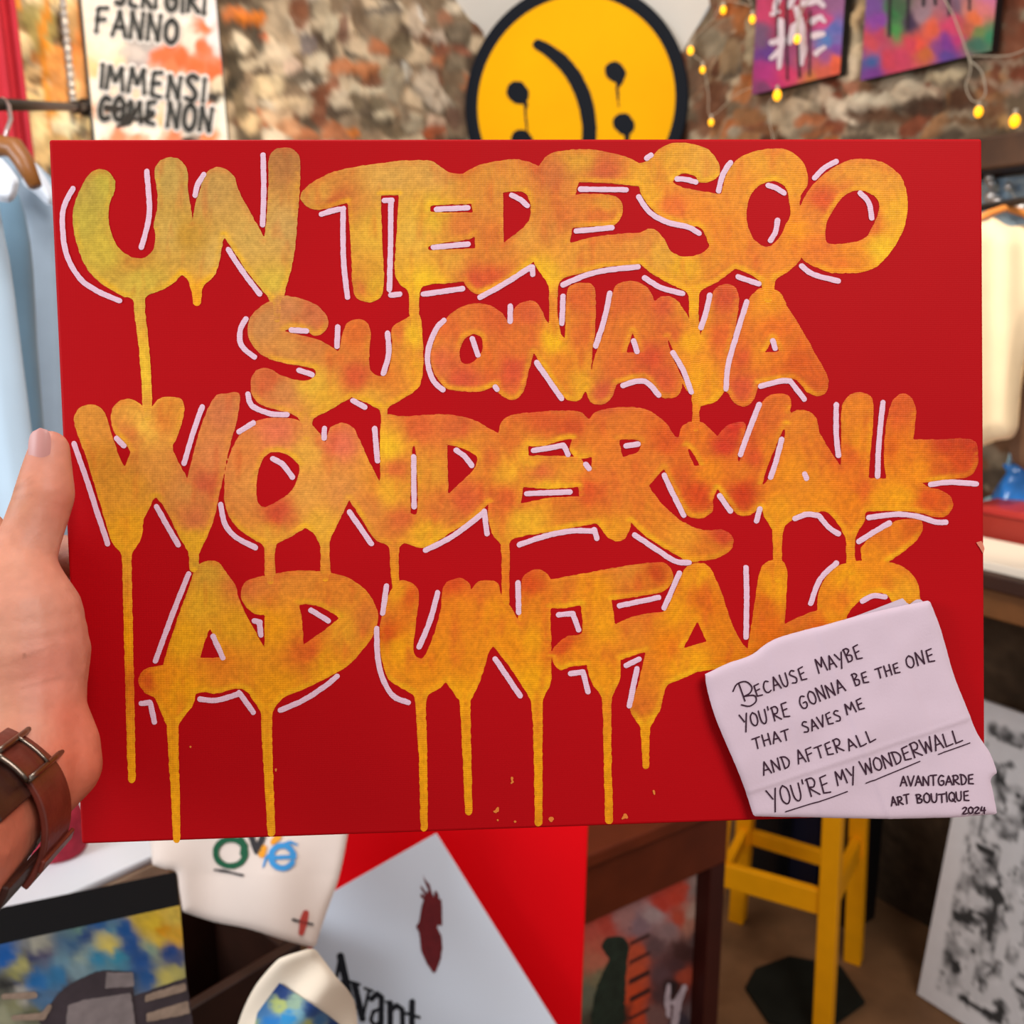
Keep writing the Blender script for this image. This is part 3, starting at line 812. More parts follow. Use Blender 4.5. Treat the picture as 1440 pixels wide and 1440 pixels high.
PW = .46
PH = (pt[2] - ZL - .001) / pup[2]
TR = pt; TL = pt - ph * PW; BR = TR - pup * PH; BL = TL - pup * PH
dz = BL[2] - (ZL + .0005)
cpn = thing('canvas_print', (BL + BR) / 2, 'canvas print of a blue painted night sky over pale stone buildings, black sides, lower left', 'picture')
Geo().obox(BL - pn * .064, ph * PW, pn * .063, pup * PH).make('stretcher_box', mat('black_canvas_side', (10, 11, 14), rough=.7, spec=.12), cpn, bevel=.002)
cc = [TL, TR, BR, BL]
panel('painted_face', cc, 110, 86, night_cols_for(cc), M_attr, cpn)
sb = lambda x, y: on_plane(x, y, pt, pn)
M_st1 = mat('pale_stone_print', (150, 138, 138), rough=.6, noise=.15, nscale=80); M_st2 = mat('shadow_stone_print', (72, 62, 68), rough=.6, noise=.15, nscale=80); M_st3 = mat('sand_stone_print', (176, 152, 134), rough=.6, noise=.2, nscale=90)
v, f, *_ = decal([smooth_poly([(62, 1445), (72, 1410), (92, 1388), (120, 1372), (146, 1364), (186, 1366, 1), (192, 1445, 1)], 3)], [], 2, sb, .001, pn, rough=.8); mesh('printed_tower', v, f, M_st2, cpn)
v, f, *_ = decal([np.array([(92, 1445), (96, 1412), (120, 1404), (150, 1400), (184, 1394), (191, 1445)], float), np.array([(148, 1388), (150, 1366), (187, 1366), (189, 1386)], float)], [], 2, sb, .0016, pn, rough=.8); mesh('printed_tower_wall', v, f, M_st1, cpn)
v, f, *_ = decal([np.array([(190, 1445), (188, 1400), (262, 1374), (272, 1445)], float)], [], 2, sb, .0008, pn, rough=.8); mesh('printed_house', v, f, M_st2, cpn)
v, f, *_ = decal([np.array([(204, 1408), (204, 1398), (261, 1380), (262, 1392)], float), np.array([(206, 1436), (206, 1424), (264, 1406), (267, 1424)], float)], [[(20, 1430, 4), (60, 1428, 5), (70, 1414, 3)], [(6, 1400, 4), (48, 1398, 5)]], 2, sb, .0014, pn, rough=.8)
for ids, fs_ in components(len(v), f): mesh('printed_house_wall', v[ids], fs_, M_st3, cpn)

# dark wooden crate behind
q0 = (e0 - ed * .03 - en * .22) * (1, 1, 0) + ZUP * (ZL + .0005)
bx = thing('wooden_crate', q0 + ed * .12, 'dark wooden crate standing behind the canvas print, under the cream tote', 'crate')
for k in range(3):
    Geo().obox(q0 + ZUP * .08 * k, hx * .24, hy * .016, ZUP * .076).make('front_board', M_dkw, bx, bevel=.002)
Geo().obox(q0 + hy * .0165, hx * .02, hy * .15, ZUP * .236).make('side_board', M_dkw, bx, bevel=.002)
Geo().obox(q0 + hy * .0165 + hx * .22, hx * .02, hy * .15, ZUP * .236).make('side_board', M_dkw, bx, bevel=.002)
Geo().obox(q0 + hy * .167, hx * .24, hy * .016, ZUP * .236).make('back_board', M_dkw, bx, bevel=.002)


# =================================================================== printed cloths
def cloth(name, poly, depfn, m, parent=None, step=4.0, th=.003, n=4, **kw):
    gx, gy, d = field([smooth_poly(poly, n)], [], step)
    x, y, dd, fs = contour(gx, gy, d); n0 = len(x)
    dp = depfn(x, y) + .006 * np.exp(-dd / 5.0)
    return mesh(name, np.concatenate([P(x, y, dp), P(x, y, dp + th)]), [q[::-1] for q in fs] + [[i + n0 for i in q] for q in fs], m, parent, smooth=True, **kw)


def print_on(name, polys, caps, depfn, m, parent, step=1.6, rough=.5, label=None):
    gx, gy, d = field(polys, caps, step, rough=rough)
    x, y, dd, fs = contour(gx, gy, d)
    return mesh(name, P(x, y, depfn(x, y) - .0016), [q[::-1] for q in fs], m, parent, label=label)


M_cream = mat('cream_cotton', (238, 218, 206), rough=.9, spec=.1, noise=.04, nscale=12, bump=.15, bscale=500, bdist=.0004)
dt = lambda x, y: 1.13 + .010 * np.sin((x - 260) / 26.0) * np.clip((y - 1150) / 80, 0, 1) - .0003 * (y - 1150)
tote = thing('printed_tote', P(350, 1300, 1.11), 'cream cotton tote printed with colourful lettering, draped above the dark crate', 'tote bag')
cloth('cotton_panel', [(196, 1110, 1), (300, 1100), (492, 1092, 1), (491, 1150), (486, 1190), (476, 1236), (462, 1275), (450, 1310), (443, 1333, 1), (400, 1322), (350, 1306), (300, 1296), (257, 1282, 1), (252, 1250), (248, 1226), (232, 1222), (214, 1216, 1), (212, 1190), (206, 1160)], dt, M_cream, tote)
ringc = lambda cx, cy, rx, ry, r, a0=0, a1=360: [[(cx + rx * math.cos(math.radians(a)), cy + ry * math.sin(math.radians(a)), r) for a in np.linspace(a0, a1, 28)]]
M_grn = mat('green_ink', (18, 88, 56), rough=.8); M_dk = mat('charcoal_ink', (52, 46, 48), rough=.8); M_org = mat('orange_ink', (244, 160, 36), rough=.8); M_blu = mat('blue_ink', (62, 150, 214), rough=.8); M_rdi = mat('brick_red_ink', (190, 66, 56), rough=.8)
print_on('green_letter', [], ringc(324, 1199, 21, 19, 4.2) + [[(338, 1180, 4), (344, 1190, 5), (341, 1200, 4)]], dt, M_grn, tote)
print_on('dark_letter', [], [[(353, 1176, 4.5), (361, 1197, 4.5), (369, 1178, 4.5)]], dt, M_dk, tote)
print_on('orange_mark', [], [[(391, 1176, 5), (384, 1184, 4)], [(371, 1192, 4), (368, 1201, 5)]], dt, M_org, tote)
print_on('blue_letter', [], ringc(397, 1205, 16, 16, 4.0, 30, 360) + [[(382, 1206, 3), (412, 1205, 3)]] + [[(370, 1219, 1.4), (374, 1206, 1.8), (390, 1190, 2), (408, 1184, 2), (418, 1188, 1.4)]], dt, M_blu, tote)
print_on('small_caption', [], [[(302, 1223, 1.6), (316, 1225, 2.2), (328, 1228, 1.6), (341, 1231, 1.9)]], dt, M_dk, tote)
print_on('red_emblem', [], [[(430, 1284, 4.5), (427, 1296, 6), (424, 1312, 4)]], dt, M_rdi, tote)
print_on('emblem_line', [], [[(412, 1293, 1.6), (426, 1297, 2.0), (440, 1300, 1.4)]], dt, M_dk, tote)

dz2 = lambda x, y: .80 + .03 * ((x - 425) / 80) ** 2 + .006 * np.sin((x + y) / 20.0)
tee = thing('folded_shirt', P(425, 1475, .84), 'cream folded shirt with blue painterly print at the bottom, beside the white card', 'shirt')
cloth('cotton_body', [(325, 1475, 1), (340, 1425), (360, 1385), (388, 1352), (400, 1345), (415, 1340), (440, 1334), (452, 1346), (470, 1370), (492, 1396), (501, 1420), (504, 1475, 1)], dz2, mat('cream_jersey', (246, 228, 206), rough=.9, spec=.1, noise=.03, nscale=12), tee, th=.02)
gx, gy, d = field([np.array([(352, 1470), (362, 1424), (393, 1382), (430, 1406), (462, 1428), (482, 1444), (470, 1475)], float)], [], 1.8)
x, y, dd, fs = contour(gx, gy, d)
BN = [(390, 1390, (36, 66, 130)), (375, 1420, (70, 120, 170)), (400, 1400, (30, 60, 120)), (395, 1412, (180, 190, 110)), (415, 1412, (150, 176, 150)), (380, 1440, (40, 120, 190)), (405, 1432, (40, 140, 200)), (420, 1428, (120, 170, 190)), (435, 1420, (40, 70, 130)), (450, 1435, (60, 110, 160)), (446, 1446, (200, 200, 90)), (470, 1445, (30, 60, 120)), (360, 1450, (150, 170, 110))]
cN = idw(x + 8 * (vnoise(x / 8, y / 8, 81) - .5) * 2, y + 8 * (vnoise(x / 12, y / 7, 82) - .5) * 2, BN, 4, 3)
mesh('blue_print', P(x, y, dz2(x, y) - .0022), [q[::-1] for q in fs], M_attr, tee, cols=np.clip(cN, 0, 1), label='blue and yellow brushy print')

# =================================================================== red board and the white card leaning on it
rb0 = P(827, 1165, 1.30); rbn = unit([-.10, -1, .16])
rp = lambda x, y: on_plane(x, y, rb0, rbn)
q = [rp(420, 1120), rp(829, 1110), rp(816, 1470), rp(440, 1470)]
board = Geo(); board.box8([q[3], q[2], q[2] - rbn * .02, q[3] - rbn * .02, q[0], q[1], q[1] - rbn * .02, q[0] - rbn * .02])
board.make('red_display_board', mat('bright_red_panel', (226, 3, 16), rough=.6, spec=.1, noise=.03, nscale=6), bevel=.002, label='plain bright red board standing behind the white card', cat='board')
cn2 = unit([-.10, -1, .18]); cp0 = P(613, 1173, 1.26)
cpf = lambda x, y: on_plane(x, y, cp0, cn2)
card = thing('white_card', cpf(620, 1484), 'white card with dark red emblem and black serif lettering leaning on the red board', 'card')
M_card = mat('white_card_stock', (226, 232, 244), rough=.6, spec=.2)
k = [cpf(*a) for a in ((613, 1173), (440, 1271), (440, 1484), (808, 1484))]
vv = k + [a - cn2 * .004 for a in k]
mesh('card_sheet', vv, [(0, 1, 2, 3), (7, 6, 5, 4), (0, 4, 5, 1), (1, 5, 6, 2), (2, 6, 7, 3), (3, 7, 4, 0)], M_card, card)
e36 = lambda pts: np.array([(440 + a / 3.6, 1140 + b / 3.6) for a, b in pts], float)
emb = e36([(556, 318), (572, 350), (592, 372), (602, 410), (614, 440), (618, 400), (634, 412), (640, 450), (650, 440), (655, 500), (655, 580), (632, 576), (630, 590), (652, 630), (656, 690), (648, 745), (625, 810), (612, 820), (580, 775), (548, 705), (540, 620), (522, 585), (538, 560), (552, 478), (562, 450), (545, 430), (548, 415), (572, 435), (545, 385), (548, 375), (578, 415), (584, 400), (566, 355)])
v, f, *_ = decal([emb], [], 1.2, cpf, .0012, cn2, rough=.5); mesh('dark_red_emblem', v, f, mat('dark_red_print', (108, 24, 30), rough=.6, noise=.2, nscale=90), card, label='dark red flame-like emblem')
M_bkp = mat('black_print', (28, 30, 38), rough=.6)
tp = lambda pts, r: [(a, b, r) for a, b in pts]
LET = [[tp([(470, 1392), (479, 1346)], 2.6), tp([(479, 1344), (494, 1412)], 5.2), tp([(474, 1380), (488, 1382)], 2.2), tp([(465, 1394), (474, 1395)], 2), tp([(485, 1413), (501, 1416)], 2)],
       [tp([(499, 1384), (510, 1432)], 4.6), tp([(510, 1432), (519, 1394)], 2.2), tp([(493, 1380), (506, 1384)], 2), tp([(513, 1389), (524, 1393)], 2)],
       [tp([(523, 1404), (530, 1397), (537, 1402), (536, 1446)], 4.0), tp([(535, 1418), (525, 1422), (522, 1434), (528, 1442), (535, 1436)], 2.6), tp([(536, 1446), (543, 1448)], 2.2)],
       [tp([(549, 1410), (549, 1460)], 4.2), tp([(550, 1420), (558, 1413), (566, 1419), (567, 1462)], 3.6), tp([(543, 1408), (550, 1411)], 2)],
       [tp([(580, 1408), (579, 1455), (584, 1466), (590, 1464)], 4.2), tp([(570, 1424), (590, 1430)], 2.2)]]
for lt_ in LET:
    v, f, *_ = decal([], lt_, 1.2, cpf, .0012, cn2, rough=.3); mesh('black_serif_letter', v, f, M_bkp, card)

# =================================================================== wooden cabinet with the framed print, seen obliquely
M_cab = mat('red_brown_cabinet_wood', (96, 38, 16), rough=.5, spec=.2, noise=.18, nscale=14)
M_cab2 = mat('dark_brown_cabinet_post', (62, 24, 18), rough=.5, spec=.2, noise=.15, nscale=14)
fw = -dL                                             # horizontal run of the cabinet front (parallel to the left wall)
c1 = P(1030, 1200, 1.62); cfn = nL                   # plane of the front
cf = lambda x, y: on_plane(x, y, c1, cfn)
tpar = lambda p: (p - c1) @ fw
tl, tr = tpar(cf(800, 1300)), tpar(cf(1019, 1250))
zt = cf(1030, 1150)[2] + .03
ztop_l = cf(828, 1305)[2]; ztop_r = cf(1000, 1215)[2]; zrail = .5 * (ztop_l + ztop_r)
base = c1 * (1, 1, 0)
cabn = thing('wooden_cabinet', base + fw * (tl + tr) / 2 - cfn * .15, 'red brown wooden cabinet with a picture set in its open front', 'cabinet')
pw = tr - tpar(cf(998, 1250))
Geo().obox(base + fw * (tl - .02) + ZUP * zrail, fw * (tr - tl + .02), -cfn * .022, ZUP * (zt - zrail)).make('apron', M_cab, cabn, bevel=.002)
Geo().obox(base + fw * (tl - .03) + cfn * .02 + ZUP * (zt + .0005), fw * (tr - tl + .06), -cfn * .40, ZUP * .024).make('top', M_cab, cabn, bevel=.004)
Geo().obox(base + fw * (tr - pw), fw * pw, -cfn * .05, ZUP * (zrail - .0005)).make('post', M_cab2, cabn, bevel=.002)
Geo().obox(base + fw * (tl - .02), fw * pw * 1.2, -cfn * .05, ZUP * (zrail - .0005)).make('post', M_cab2, cabn, bevel=.002)
Geo().obox(base + fw * (tr - pw) - cfn * .32, fw * pw, -cfn * .05, ZUP * zrail).make('post', M_cab2, cabn)
Geo().obox(base + fw * (tl - .02) - cfn * .32, fw * pw, -cfn * .05, ZUP * zrail).make('post', M_cab2, cabn)
Geo().obox(base + fw * (tl - .02) - cfn * .055 + ZUP * .10, fw * (tr - tl + .02), -cfn * .26, ZUP * .02).make('bottom_shelf', M_cab2, cabn)
ap = base - cfn * .030
cfp = lambda x, y: on_plane(x, y, ap, cfn)
t0, t1 = tl + pw * 1.2 - .02, tr - pw - .001
zb = .121
c4 = [ap + fw * t0 + ZUP * (zrail - .004), ap + fw * t1 + ZUP * (zrail - .004), ap + fw * t1 + ZUP * zb, ap + fw * t0 + ZUP * zb]
AP = [(830,1310,(196,84,70)),(850,1300,(190,70,56)),(880,1290,(172,120,116)),(900,1300,(140,110,118)),(920,1285,(176,150,150)),(930,1270,(190,60,44)),(950,1260,(200,66,46)),(960,1250,(196,70,50)),(955,1290,(190,76,54)),(975,1250,(150,126,120)),(985,1235,(176,148,140)),(990,1255,(150,120,110)),(975,1285,(190,156,140)),(990,1290,(30,20,22)),(985,1320,(90,70,70)),(970,1300,(180,120,100)),(940,1310,(150,118,118)),(920,1330,(104,76,78)),(960,1340,(70,40,38)),(990,1345,(50,34,34)),(840,1330,(198,96,76)),(835,1350,(196,110,86)),(845,1380,(130,120,90)),(830,1400,(110,110,90)),(895,1340,(196,80,50)),(895,1370,(200,80,46)),(895,1400,(206,74,36)),(895,1430,(200,70,36)),(930,1400,(80,52,54)),(930,1370,(96,66,70)),(945,1390,(40,26,28)),(950,1360,(80,50,52)),(965,1375,(170,70,48)),(985,1390,(60,40,44)),(985,1430,(120,100,100)),(920,1430,(120,84,80)),(960,1440,(60,50,60)),(850,1430,(40,44,36)),(875,1430,(60,36,30))]


def roofs(u, v):
    pts = ((1 - u) * (1 - v))[:, None] * c4[0] + (u * (1 - v))[:, None] * c4[1] + (u * v)[:, None] * c4[2] + ((1 - u) * v)[:, None] * c4[3]
    x, y = photo_xy(pts)
    c = idw(x + 5 * (vnoise(x / 8, y / 8, 91) - .5) * 2, y + 5 * (vnoise(x / 8, y / 8, 92) - .5) * 2, AP, 4.2, 3)
    rows = ((y + 0.5 * x) / 26.0) % 1.0
    c = np.where((((x > 885) & (x < 914) & (y > 1305)) & (rows < .25))[:, None], lin((60, 30, 28)), c)
    return np.clip(c * (.85 + .3 * vnoise(x / 4, y / 4, 93))[:, None], 0, 1)


art = thing('art_print', (c4[2] + c4[3]) / 2, 'picture of orange tiled roofs and dark cypress tree in the cabinet front', 'picture')
back4 = [p - cfn * .012 for p in c4]
mesh('backing_board', [p - cfn * .001 for p in c4] + back4, [(3, 2, 1, 0), (4, 5, 6, 7), (0, 1, 5, 4), (1, 2, 6, 5), (2, 3, 7, 6), (3, 0, 4, 7)], M_dkw, art)
panel('printed_picture', c4, 90, 130, roofs, M_attr, art)
v, f, *_ = decal([smooth_poly([(846, 1330), (852, 1320), (862, 1316), (876, 1318), (884, 1330), (882, 1345), (880, 1370), (878, 1400), (874, 1445), (834, 1445), (836, 1400), (846, 1370), (856, 1350), (850, 1340)], 3)], [], 2, cfp, .001, cfn, rough=1.5)
mesh('printed_cypress', v, f, mat('dark_green_print', (30, 44, 34), rough=.6, noise=.4, nscale=60), art, label='dark green tree')
v, f, *_ = decal([], [[(940, 1385, 3), (938, 1410, 4), (940, 1428, 3)], [(962, 1388, 4), (954, 1405, 5), (948, 1440, 5)], [(945, 1410, 3), (956, 1402, 3)]], 2, cfp, .001, cfn, rough=1)
mesh('printed_pale_figure', v, f, mat('pale_lilac_print', (188, 170, 178), rough=.6, noise=.2, nscale=70), art)

# =================================================================== yellow stool
M_stool = mat('yellow_painted_wood', (244, 164, 6), rough=.5, spec=.2, noise=.05, nscale=20)
feet = [on_z(1157, 1458), on_z(1200, 1350), on_z(1037, 1293), on_z(990, 1400)]
sc = sum(feet) / 4
ZS = .70
tops = []
for ft_, px_t in zip(feet, (1127, 1176, 1056, None)):
    tops.append(ft_ + (sc - ft_) * 0.16 + ZUP * ZS)
stool = thing('bar_stool', sc, 'yellow painted wooden stool with splayed legs on the concrete floor', 'stool')
LW = .019


def leg_geo(a, b, w):
    d1 = unit(feet[0] - feet[1]); d2 = unit(feet[1] - feet[2])
    g = Geo()
    return g.box8([a - d1 * w - d2 * w, a + d1 * w - d2 * w, a + d1 * w + d2 * w, a - d1 * w + d2 * w, b - d1 * w - d2 * w, b + d1 * w - d2 * w, b + d1 * w + d2 * w, b - d1 * w + d2 * w])


for a, b in zip(feet, tops):
    leg_geo(a, b, LW).make('leg', M_stool, stool, bevel=.003)
at = lambda k, z: feet[k] + (tops[k] - feet[k]) * (z / ZS)
for (i, j, z0_, z1_) in ((0, 3, .280, .332), (0, 1, .280, .332), (1, 2, .225, .262), (2, 3, .225, .268)):
    a, b, c_, d_ = at(i, z0_), at(j, z0_), at(j, z1_), at(i, z1_)
    nn = unit(np.cross(b - a, ZUP)) * .010; sh = unit(b - a) * LW
    Geo().box8([a + sh - nn, b - sh - nn, b - sh + nn, a + sh + nn, d_ + sh - nn, c_ - sh - nn, c_ - sh + nn, d_ + sh + nn]).make('stretcher', M_stool, stool, bevel=.002)
d1 = unit(tops[0] - tops[3]); d2 = unit(tops[0] - tops[1])
hwid = np.linalg.norm(tops[0] - tops[3]) / 2 + .04
stc = sum(tops) / 4
Geo().obox(stc - d1 * hwid - d2 * hwid + ZUP * .0005, d1 * 2 * hwid, d2 * 2 * hwid, ZUP * .03).make('seat', M_stool, stool, bevel=.008)

# dark hexagonal mat on the floor
hx_px = [(1048, 1392), (1062, 1366), (1110, 1348), (1182, 1362), (1216, 1412), (1178, 1440), (1130, 1452), (1080, 1440)]
hp = [on_z(*q, .002) for q in hx_px]
vv = hp + [p + ZUP * .008 for p in hp]; n8 = len(hp)
mesh('floor_mat', vv, [tuple(range(n8, 2 * n8))[::-1], tuple(range(n8))] + [(i, n8 + i, n8 + (i + 1) % n8, (i + 1) % n8) for i in range(n8)], mat('black_rubber_mat', (24, 26, 20), rough=.8, spec=.2, noise=.2, nscale=20), label='small black many-sided mat on the floor under the yellow stool', cat='mat')

# dark bin and boxes behind the stool, along the right wall
M_bin = mat('black_bin', (20, 20, 24), rough=.5, spec=.3)
fl = lambda px, off: onR(px, 1250, off) * (1, 1, 0)
bb = fl(1086, .17)
bn = thing('black_bin', bb, 'black bin standing on the floor behind the yellow stool', 'bin')
sq = ((-1, -1), (1, -1), (1, 1), (-1, 1))
Geo().box8([bb + dR * a * .055 + nR * b * .055 for a, b in sq] + [bb + dR * a * .065 + nR * b * .065 + ZUP * .42 for a, b in sq]).make('body', M_bin, bn, bevel=.008)
Geo().tube([bb + dR * a * .068 + nR * b * .068 + ZUP * .425 for a, b in sq + sq[:1]], .007, 8).make('rim', M_bin, bn)
bs = fl(1158, .08)
Geo().obox(bs - dR * .045, dR * .09, nR * .10, ZUP * .46).make('navy_box', mat('navy_cardboard', (24, 26, 52), rough=.6), label='dark navy box on the floor behind the right stool leg', cat='box', bevel=.004)
bs = fl(1214, .08)
Geo().obox(bs - dR * .035, dR * .075, nR * .10, ZUP * .56).make('black_case', mat('black_casing', (16, 14, 14), rough=.5), label='tall black case on the floor right of the yellow stool', cat='case', bevel=.004)

# =================================================================== right wall: two painted canvases, string lights, beam
M_side = mat('black_canvas_edge', (26, 22, 24), rough=.6)


def wall_canvas(name, label, pxs, dpt, anchors, whites, darks, seed):
    fr = lambda x, y: onR(x, y, dpt)
    tl_, br_ = fr(pxs[0], pxs[1]), fr(pxs[2], pxs[3])
    ta, tb_ = (tl_ - CX) @ dR, (br_ - CX) @ dR
    zlo = .5 * (fr(pxs[0], pxs[4])[2] + br_[2]); zhi = zlo + .42
    o0 = CX + nR * dpt
    q = [o0 + dR * ta + ZUP * zhi, o0 + dR * tb_ + ZUP * zhi, o0 + dR * tb_ + ZUP * zlo, o0 + dR * ta + ZUP * zlo]
    t = thing(name, (q[2] + q[3]) / 2 - nR * dpt * .5, label, 'painting')
    Geo().obox(q[3] - nR * (dpt - .012), dR * (tb_ - ta), nR * (dpt - .013), ZUP * (zhi - zlo)).make('stretcher_box', M_side, t, bevel=.002)

    def cols(u, v):
        pts = q[0] + u[:, None] * (q[1] - q[0]) + v[:, None] * (q[3] - q[0])
        x, y = photo_xy(pts)
        c = idw(x + 9 * (vnoise(x / 16, y / 16, seed) - .5) * 2, y + 9 * (vnoise(x / 16, y / 16, seed + 1) - .5) * 2, anchors, 4, 4)
        return np.clip(c * (.85 + .3 * vnoise(x / 6, y / 6, seed + 2))[:, None], 0, 1)
    panel('painted_face', q, 70, 90, cols, M_attr, t)
    if whites:
        v, f, *_ = decal([], whites, 1.5, fr, .0015, nR, rough=1.2); mesh('white_lettering', v, f, mat('white_spray', (214, 196, 204), rough=.6, noise=.1, nscale=40), t)
    v, f, *_ = decal([], darks, 1.5, fr, .0022, nR, rough=.4); 
    mk_ = mat('black_spray', (38, 26, 36), rough=.6)
    for ids, fs_ in components(len(v), f): mesh('dark_drip', v[ids], fs_, mk_, t)
    return t


wall_canvas('graffiti_canvas', 'narrow magenta canvas with white dripping lettering, left one on the brick wall', (1066, -40, 1181, 103, 132), .04,
 [(1075,20,(190,60,100)),(1070,50,(110,80,110)),(1080,75,(96,56,130)),(1075,100,(170,50,120)),(1090,120,(186,44,110)),(1075,125,(120,60,100)),(1100,20,(170,50,70)),(1100,50,(150,56,90)),(1110,80,(150,70,110)),(1110,105,(200,56,100)),(1130,30,(150,40,60)),(1130,90,(170,80,100)),(1140,110,(190,110,60)),(1160,30,(196,70,120)),(1170,10,(140,90,130)),(1172,40,(90,100,170)),(1165,60,(80,120,180)),(1175,70,(120,70,150)),(1160,80,(150,80,130)),(1170,95,(220,90,60)),(1180,85,(232,100,60)),(1155,100,(200,90,70)),(1120,-30,(150,60,120))],
 [[(1090, 12, 4), (1097, -8, 5)], [(1086, 20, 3), (1096, 16, 3)], [(1098, 30, 5), (1100, 60, 4), (1096, 95, 3)], [(1086, 60, 4), (1100, 56, 5)], [(1085, 82, 3), (1096, 72, 4)], [(1112, 60, 4), (1116, 40, 5), (1126, 30, 5), (1120, 12, 4)], [(1128, 35, 5), (1130, 70, 5), (1127, 90, 3)], [(1142, 30, 5), (1154, 24, 4), (1160, 30, 3)], [(1146, 50, 5), (1158, 48, 4)], [(1148, 75, 4), (1160, 66, 3)], [(1130, 5, 5), (1150, 0, 5), (1158, 8, 4)], [(1110, 8, 4), (1118, -6, 4)]],
 [[(1107, -10, 1.6), (1107, 60, 1.6), (1108, 112, 1.5)], [(1122, 40, 1.6), (1125, 108, 2)], [(1140, 15, 1.4), (1139, 106, 1.4)], [(1094, -5, 1.2), (1093, 50, 1.2)]], 101)
wall_canvas('graffiti_canvas', 'wide canvas in red orange green and purple, right of the pair on the brick wall', (1221, -40, 1394, 70, 112), .04,
 [(1230,10,(110,70,140)),(1235,30,(130,60,150)),(1225,60,(196,70,80)),(1240,50,(180,60,90)),(1228,85,(60,90,150)),(1250,85,(200,60,80)),(1230,100,(110,50,130)),(1255,20,(50,110,60)),(1260,40,(70,140,70)),(1265,10,(60,90,60)),(1280,30,(60,40,70)),(1280,60,(200,60,80)),(1270,80,(196,60,90)),(1300,20,(150,120,130)),(1310,40,(220,90,60)),(1290,60,(226,80,60)),(1300,75,(200,100,50)),(1320,70,(130,60,130)),(1335,60,(120,50,140)),(1340,35,(206,60,100)),(1350,55,(190,50,110)),(1330,80,(90,60,140)),(1360,10,(196,120,110)),(1370,25,(230,110,60)),(1380,15,(220,120,120)),(1388,0,(200,110,150)),(1375,45,(110,130,70)),(1388,48,(50,130,90)),(1375,60,(60,110,90)),(1360,40,(190,90,70)),(1345,10,(120,90,110))],
 None,
 [[(1252, -10, 2.2), (1251, 50, 2.2)], [(1278, -10, 2), (1277, 40, 1.8)], [(1300, -10, 2.4), (1299, 8, 2)], [(1315, -10, 2.4), (1316, 6, 2)], [(1335, -10, 2), (1335, 22, 1.6)], [(1364, -10, 2), (1364, 14, 1.6)]], 121)

M_bulb = mat('warm_glass_bulb', (255, 190, 40), rough=.3, emit=(255, 172, 10), estr=1.9)
M_wire = mat('clear_light_wire', (186, 172, 150), rough=.4)
sl = thing('string_lights', onR(1100, 190, .02), 'string of small warm yellow fairy lights drooping across the brick wall', 'string lights')
wp = [(1044, -14), (1058, 8), (1040, 4), (1017, 3), (1000, 30), (971, 60), (978, 80), (988, 89), (996, 130), (1000, 163), (1040, 130), (1080, 118), (1093, 128), (1080, 150), (1088, 200)]
Geo().tube([onR(x, y, .025) for x, y in smooth_line(wp, 4)], .0012, 5).make('wire', M_wire, sl)
wp = [(1130, -20), (1121, 45), (1150, -10), (1300, -30), (1362, 80), (1358, 120), (1366, 140), (1376, 142), (1386, 130), (1380, 100), (1364, 80), (1420, 78), (1460, 60)]
Geo().tube([onR(x, y, .07) for x, y in smooth_line(wp, 4)], .0014, 5).make('wire', M_wire, sl)
for (x, y, r, h) in ((1017, 14, .011, .03), (1058, 27, .011, .03), (971, 71, .012, .03), (988, 98, .010, .03), (1121, 55, .011, .075), (1000, 172, .010, .03), (1093, 134, .014, .06), (1376, 157, .012, .06), (1427, 170, .014, .05)):
    p = onR(x, y, h); r = r * .72
    b = Geo().ball(p, (r, r, r * 1.35), 12, 8).make('bulb', M_bulb, sl, smooth=True)
    Geo().tube([p + ZUP * r * 1.1, p + ZUP * (r * 1.1 + .012)], .0045, 8).make('bulb_cap', M_wire, b)

# lintel beam
bm0 = onR(1300, 205, 0.0)
ta, tb_ = (onR(1270, 200, 0) - CX) @ dR, 2.7
zb0 = onR(1400, 238, .12)[2]; zb1 = onR(1400, 190, .12)[2]
beam = Geo(); beam.obox(CX + dR * ta + ZUP * zb0 + nR * .005, dR * (tb_ - ta), nR * .12, ZUP * (zb1 - zb0))
beam.make('wooden_beam', mat('dark_oak_beam', (66, 40, 22), rough=.6, noise=.35, nscale=16), bevel=.006, label='dark wooden lintel beam on the right wall above the hanging clothes', cat='beam')

# =================================================================== counter on the right with clothes and small things
zc = 1.05
cA_ = on_z(1386, 806, zc)                       # a point of its front edge
tq = (cA_ - CX) @ dR; wq = (cA_ - CX) @ nR
cnt = thing('wooden_counter', (CX + dR * 1.9 + nR * wq * .5) * (1, 1, 0), 'dark wooden counter along the right wall with pale papers on top', 'counter')
tA = tq - .28
o1 = CX + dR * tA
Geo().obox(o1 + nR * .03 + ZUP * (zc - .03), dR * (2.8 - tA), nR * (wq - .03), ZUP * .03).make('top', mat('dark_counter_top', (60, 32, 20), rough=.45, noise=.2, nscale=14), cnt, bevel=.004)
Geo().obox(o1 + nR * (wq - .05) + ZUP * (zc - .085), dR * (2.8 - tA), nR * .03, ZUP * .054).make('front_rail', mat('warm_brown_rail', (116, 72, 36), rough=.45, noise=.2, nscale=14), cnt, bevel=.003)
for s in (0.30, 1.0):
    Geo().obox(o1 + dR * s + nR * .06, dR * .05, nR * .05, ZUP * (zc - .086)).make('leg', M_dkw, cnt)
oz = ZUP * (zc + .0005)
at_c = lambda x, y: on_z(x, y, zc)


def spot_c(px, off):
    p_ = onR(px, 720, off); return CX + dR * ((p_ - CX) @ dR) + nR * off + oz


